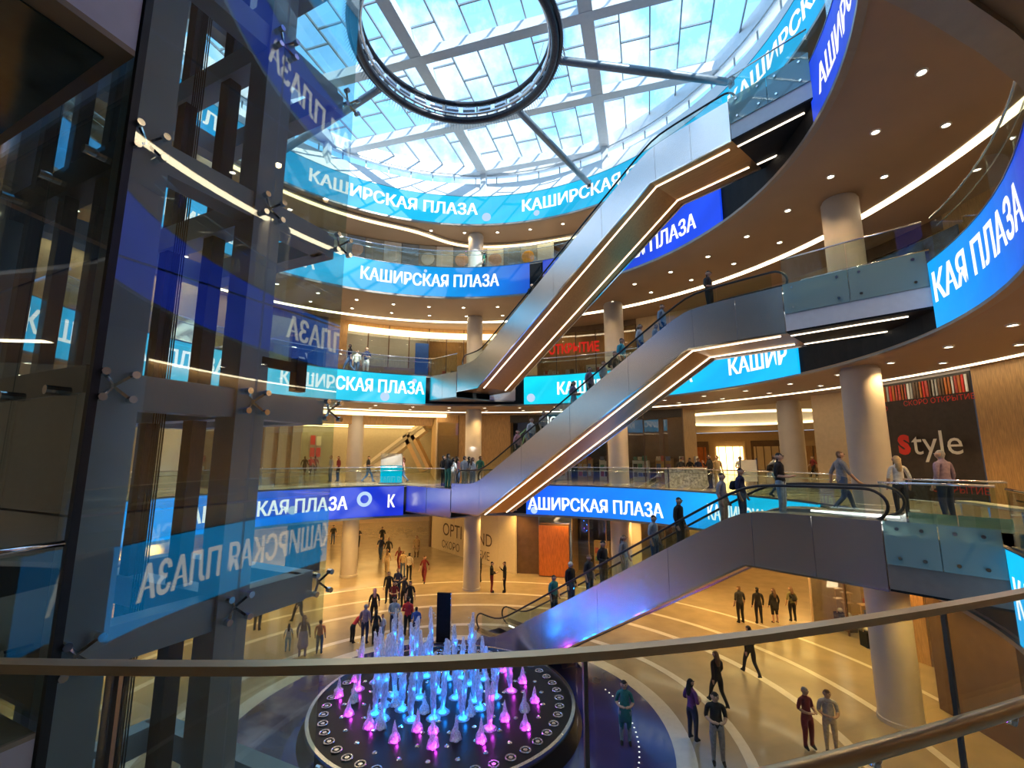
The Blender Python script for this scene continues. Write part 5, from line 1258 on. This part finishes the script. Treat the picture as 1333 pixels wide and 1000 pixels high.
# crowd on the landing at the foot of the middle escalator, and the galleries
z1 = 6.402
for i, (x, Y, f, kd, t, b_, hr, h, lab) in enumerate([
 (575, 26.3, -50, 'stand', 'black', 'black', 'black', 1.74, 'person in black at the left end of the landing crowd'),
 (581, 24.7, -40, 'hold', 'black', 'green', 'black', 1.84, 'tall man in black shirt and green shorts in the landing crowd'),
 (588, 25.6, -30, 'stand fem hair', 'white', 'beige', 'black', 1.62, 'woman in white with a bag in the landing crowd'),
 (594, 26.6, -40, 'stand fem hair', 'pink', 'denim', 'black', 1.66, 'woman in pink top in the landing crowd'),
 (603, 25.2, -40, 'stand', 'lgrey', 'beige', 'black', 1.70, 'man in grey banded shirt and beige trousers in the landing crowd'),
 (609, 26.2, -30, 'stand', 'charcoal', 'tan', 'black', 1.68, 'man in charcoal in the landing crowd'),
 (614, 25.0, -40, 'stand fem hair', 'white', 'grey', 'brown', 1.64, 'woman in white top and grey skirt in the landing crowd'),
 (624, 26.8, -20, 'stand', 'green', 'tan', 'brown', 1.72, 'man in green shirt at the right end of the landing crowd'),
 (425, 30.5, 90, 'stand', 'grey', 'denim', 'brown', 1.76, 'man in grey and jeans by the near rail of the far gallery'),
 (435, 31.2, 90, 'stand', 'maroon', 'black', 'brown', 1.72, 'person in maroon beside the grey shirted man'),
 (475, 30.4, -90, 'walk hold', 'charcoal', 'denim', 'brown', 1.72, 'woman in charcoal and jeans walking along the far gallery'),
 (521, 30.2, 90, 'walk fem hair', 'pink', 'denim', 'brown', 1.74, 'woman in pink and jeans by the cyan stand'),
 (390, 41, 0, 'walk long', 'black', 'black', 'black', 1.72, 'far woman in black in the back hall'),
 (398, 41.4, 0, 'walk', 'red', 'black', 'brown', 1.72, 'far person in red in the back hall'),
 (404, 41.9, 0, 'walk', 'maroon', 'black', 'black', 1.74, 'far person in maroon in the back hall'),
 (377, 40, 90, 'stand', 'grey', 'grey', 'black', 1.72, 'far person in grey by the back hall wall'),
 (1017, 19.4, -90, 'walk bag', 'white', 'denim', 'brown', 1.76, 'man in white shirt with black backpack by the right gallery rail'),
 (930, 24.3, 90, 'phone long', 'black', 'black', 'black', 1.78, 'man in black leaning by the white counter'),
 (940, 24.8, 180, 'stand long', 'tan', 'tan', 'brown', 1.74, 'person in tan beside the man in black'),
 (971, 25.5, 180, 'hold', 'white', 'ldenim', 'brown', 1.70, 'person in white behind the easel'),
 (892, 28.5, 180, 'hold', 'charcoal', 'black', 'black', 1.6, 'person in charcoal at the counter, left of three'),
 (904, 28.9, 170, 'hold fem hair', 'black', 'black', 'black', 1.6, 'woman in black at the counter, middle of three'),
 (915, 28.7, 190, 'hold', 'navy', 'black', 'brown', 1.6, 'person in navy at the counter, right of three'),
 (1104, 13.8, -100, 'walk', 'grey', 'denim', 'brown', 1.84, 'heavy set man in grey shirt beside the big column'),
 (1180, 13.0, -20, 'stand fem hair', 'white', 'charcoal', 'tan', 1.70, 'woman with ponytail in white top before the black hoarding'),
 (1240, 12.0, 10, 'stand long', 'mauve', 'navy', 'grey', 1.84, 'man in plum shirt before the black hoarding'),
 (1085, 32, 180, 'stand', 'black', 'black', 'black', 1.74, 'far man in black in the second hall'),
 (1068, 38, 90, 'walk', 'maroon', 'black', 'black', 1.72, 'far person in maroon in the second hall')]):
    person(at_level(x, 0, z1, Y), f, kd, t, b_, hr, h, lab, group='people on the lowest gallery')
for x, Y, f, kd, t, b_, hr, h, lab in [(465, 26.9, 180, 'hold fem hair', 'navy', 'white', 'brown', 1.76, 'woman in navy top and white trousers at the second gallery rail'), (442, 26.2, 90, 'walk', 'charcoal', 'denim', 'black', 1.76, 'man in charcoal and jeans on the second gallery'), (452, 27.5, 0, 'stand', 'white', 'denim', 'brown', 1.7, 'person in white near the golden cove on the second gallery'), (1086, 18.2, 90, 'hold', 'navy', 'navy', 'black', 1.5, 'person in navy on the second gallery behind the green glass bridge')]:
    person(at_level(x, 0, 12.802, Y), f, kd, t, b_, hr, h, lab, group='people on the second gallery')
person(at_level(626, 0, 19.202, 27.5), 90, 'stand fem hair', 'green', 'black', 'black', 1.72, 'person in green by the far column on the top gallery')
# ---------------- loose fittings on the galleries
cs = thing('cyan_stand', 'cyan topped grey advertising stand by the far rail', 'stand', at_level(506, 0, 6.4, 29.6))
q = cs.location; MB().box((q.x, q.y, 6.4+.55), (1.3, .3, 1.1)).build('lower_panel', glow('cyan_panel', (.0, .5, .7), .8), cs); MB().box((q.x, q.y, 6.4+1.5), (1.3, .3, .75)).build('upper_panel', M['grey'], cs); MB().box((q.x, q.y, 6.43), (1.45, .5, .06)).build('foot', M['steel_d'], cs)
wc = thing('counter_stall', 'white patterned counter stall with dark frame by the right gallery', 'stall', at_level(903, 0, 6.4, 26.0))
q = wc.location; MB().box((q.x, q.y, 6.4+.5), (2.6, .6, 1.0)).build('counter', pbr('patterned_white', (.6, .6, .62), .5, var=.6, scale=7), wc)
for sx in (-1.3, 1.3): MB().box((q.x+sx, q.y-.31, 6.95), (.06, .06, 1.1)).build('frame_post', M['navy'] if 'navy' in M else pbr('navy_frame', (.02, .03, .12), .4), wc)
MB().box((q.x, q.y, 7.42), (2.8, .75, .05)).build('worktop', M['white'], wc)
es = thing('easel_sign', 'easel sign with pale board near the counter stall', 'sign', at_level(982, 0, 6.4, 24.2))
q = es.location; MB().box((q.x, q.y, 7.35), (.8, .05, 1.1)).build('board', M['white_print'], es)
for sx in (-.42, .42): MB().beam((q.x+sx, q.y+.05, 6.4), (q.x+sx, q.y, 8.0), .05, .05).build('leg', M['steel_d'], es)
bt = thing('waiting_bench', 'low pale bench rail before the black hoarding', 'bench', (11.9, 11.6, 6.4))
MB().box((11.9, 11.6, 6.86), (2.4, .45, .06), R_(75)).build('seat', M['hoard'], bt)
for s_ in (-1, 0, 1): MB().box((11.9+s_*.27, 11.6+s_*1.0, 6.62), (.06, .4, .44), R_(75)).build('leg', M['steel'], bt)
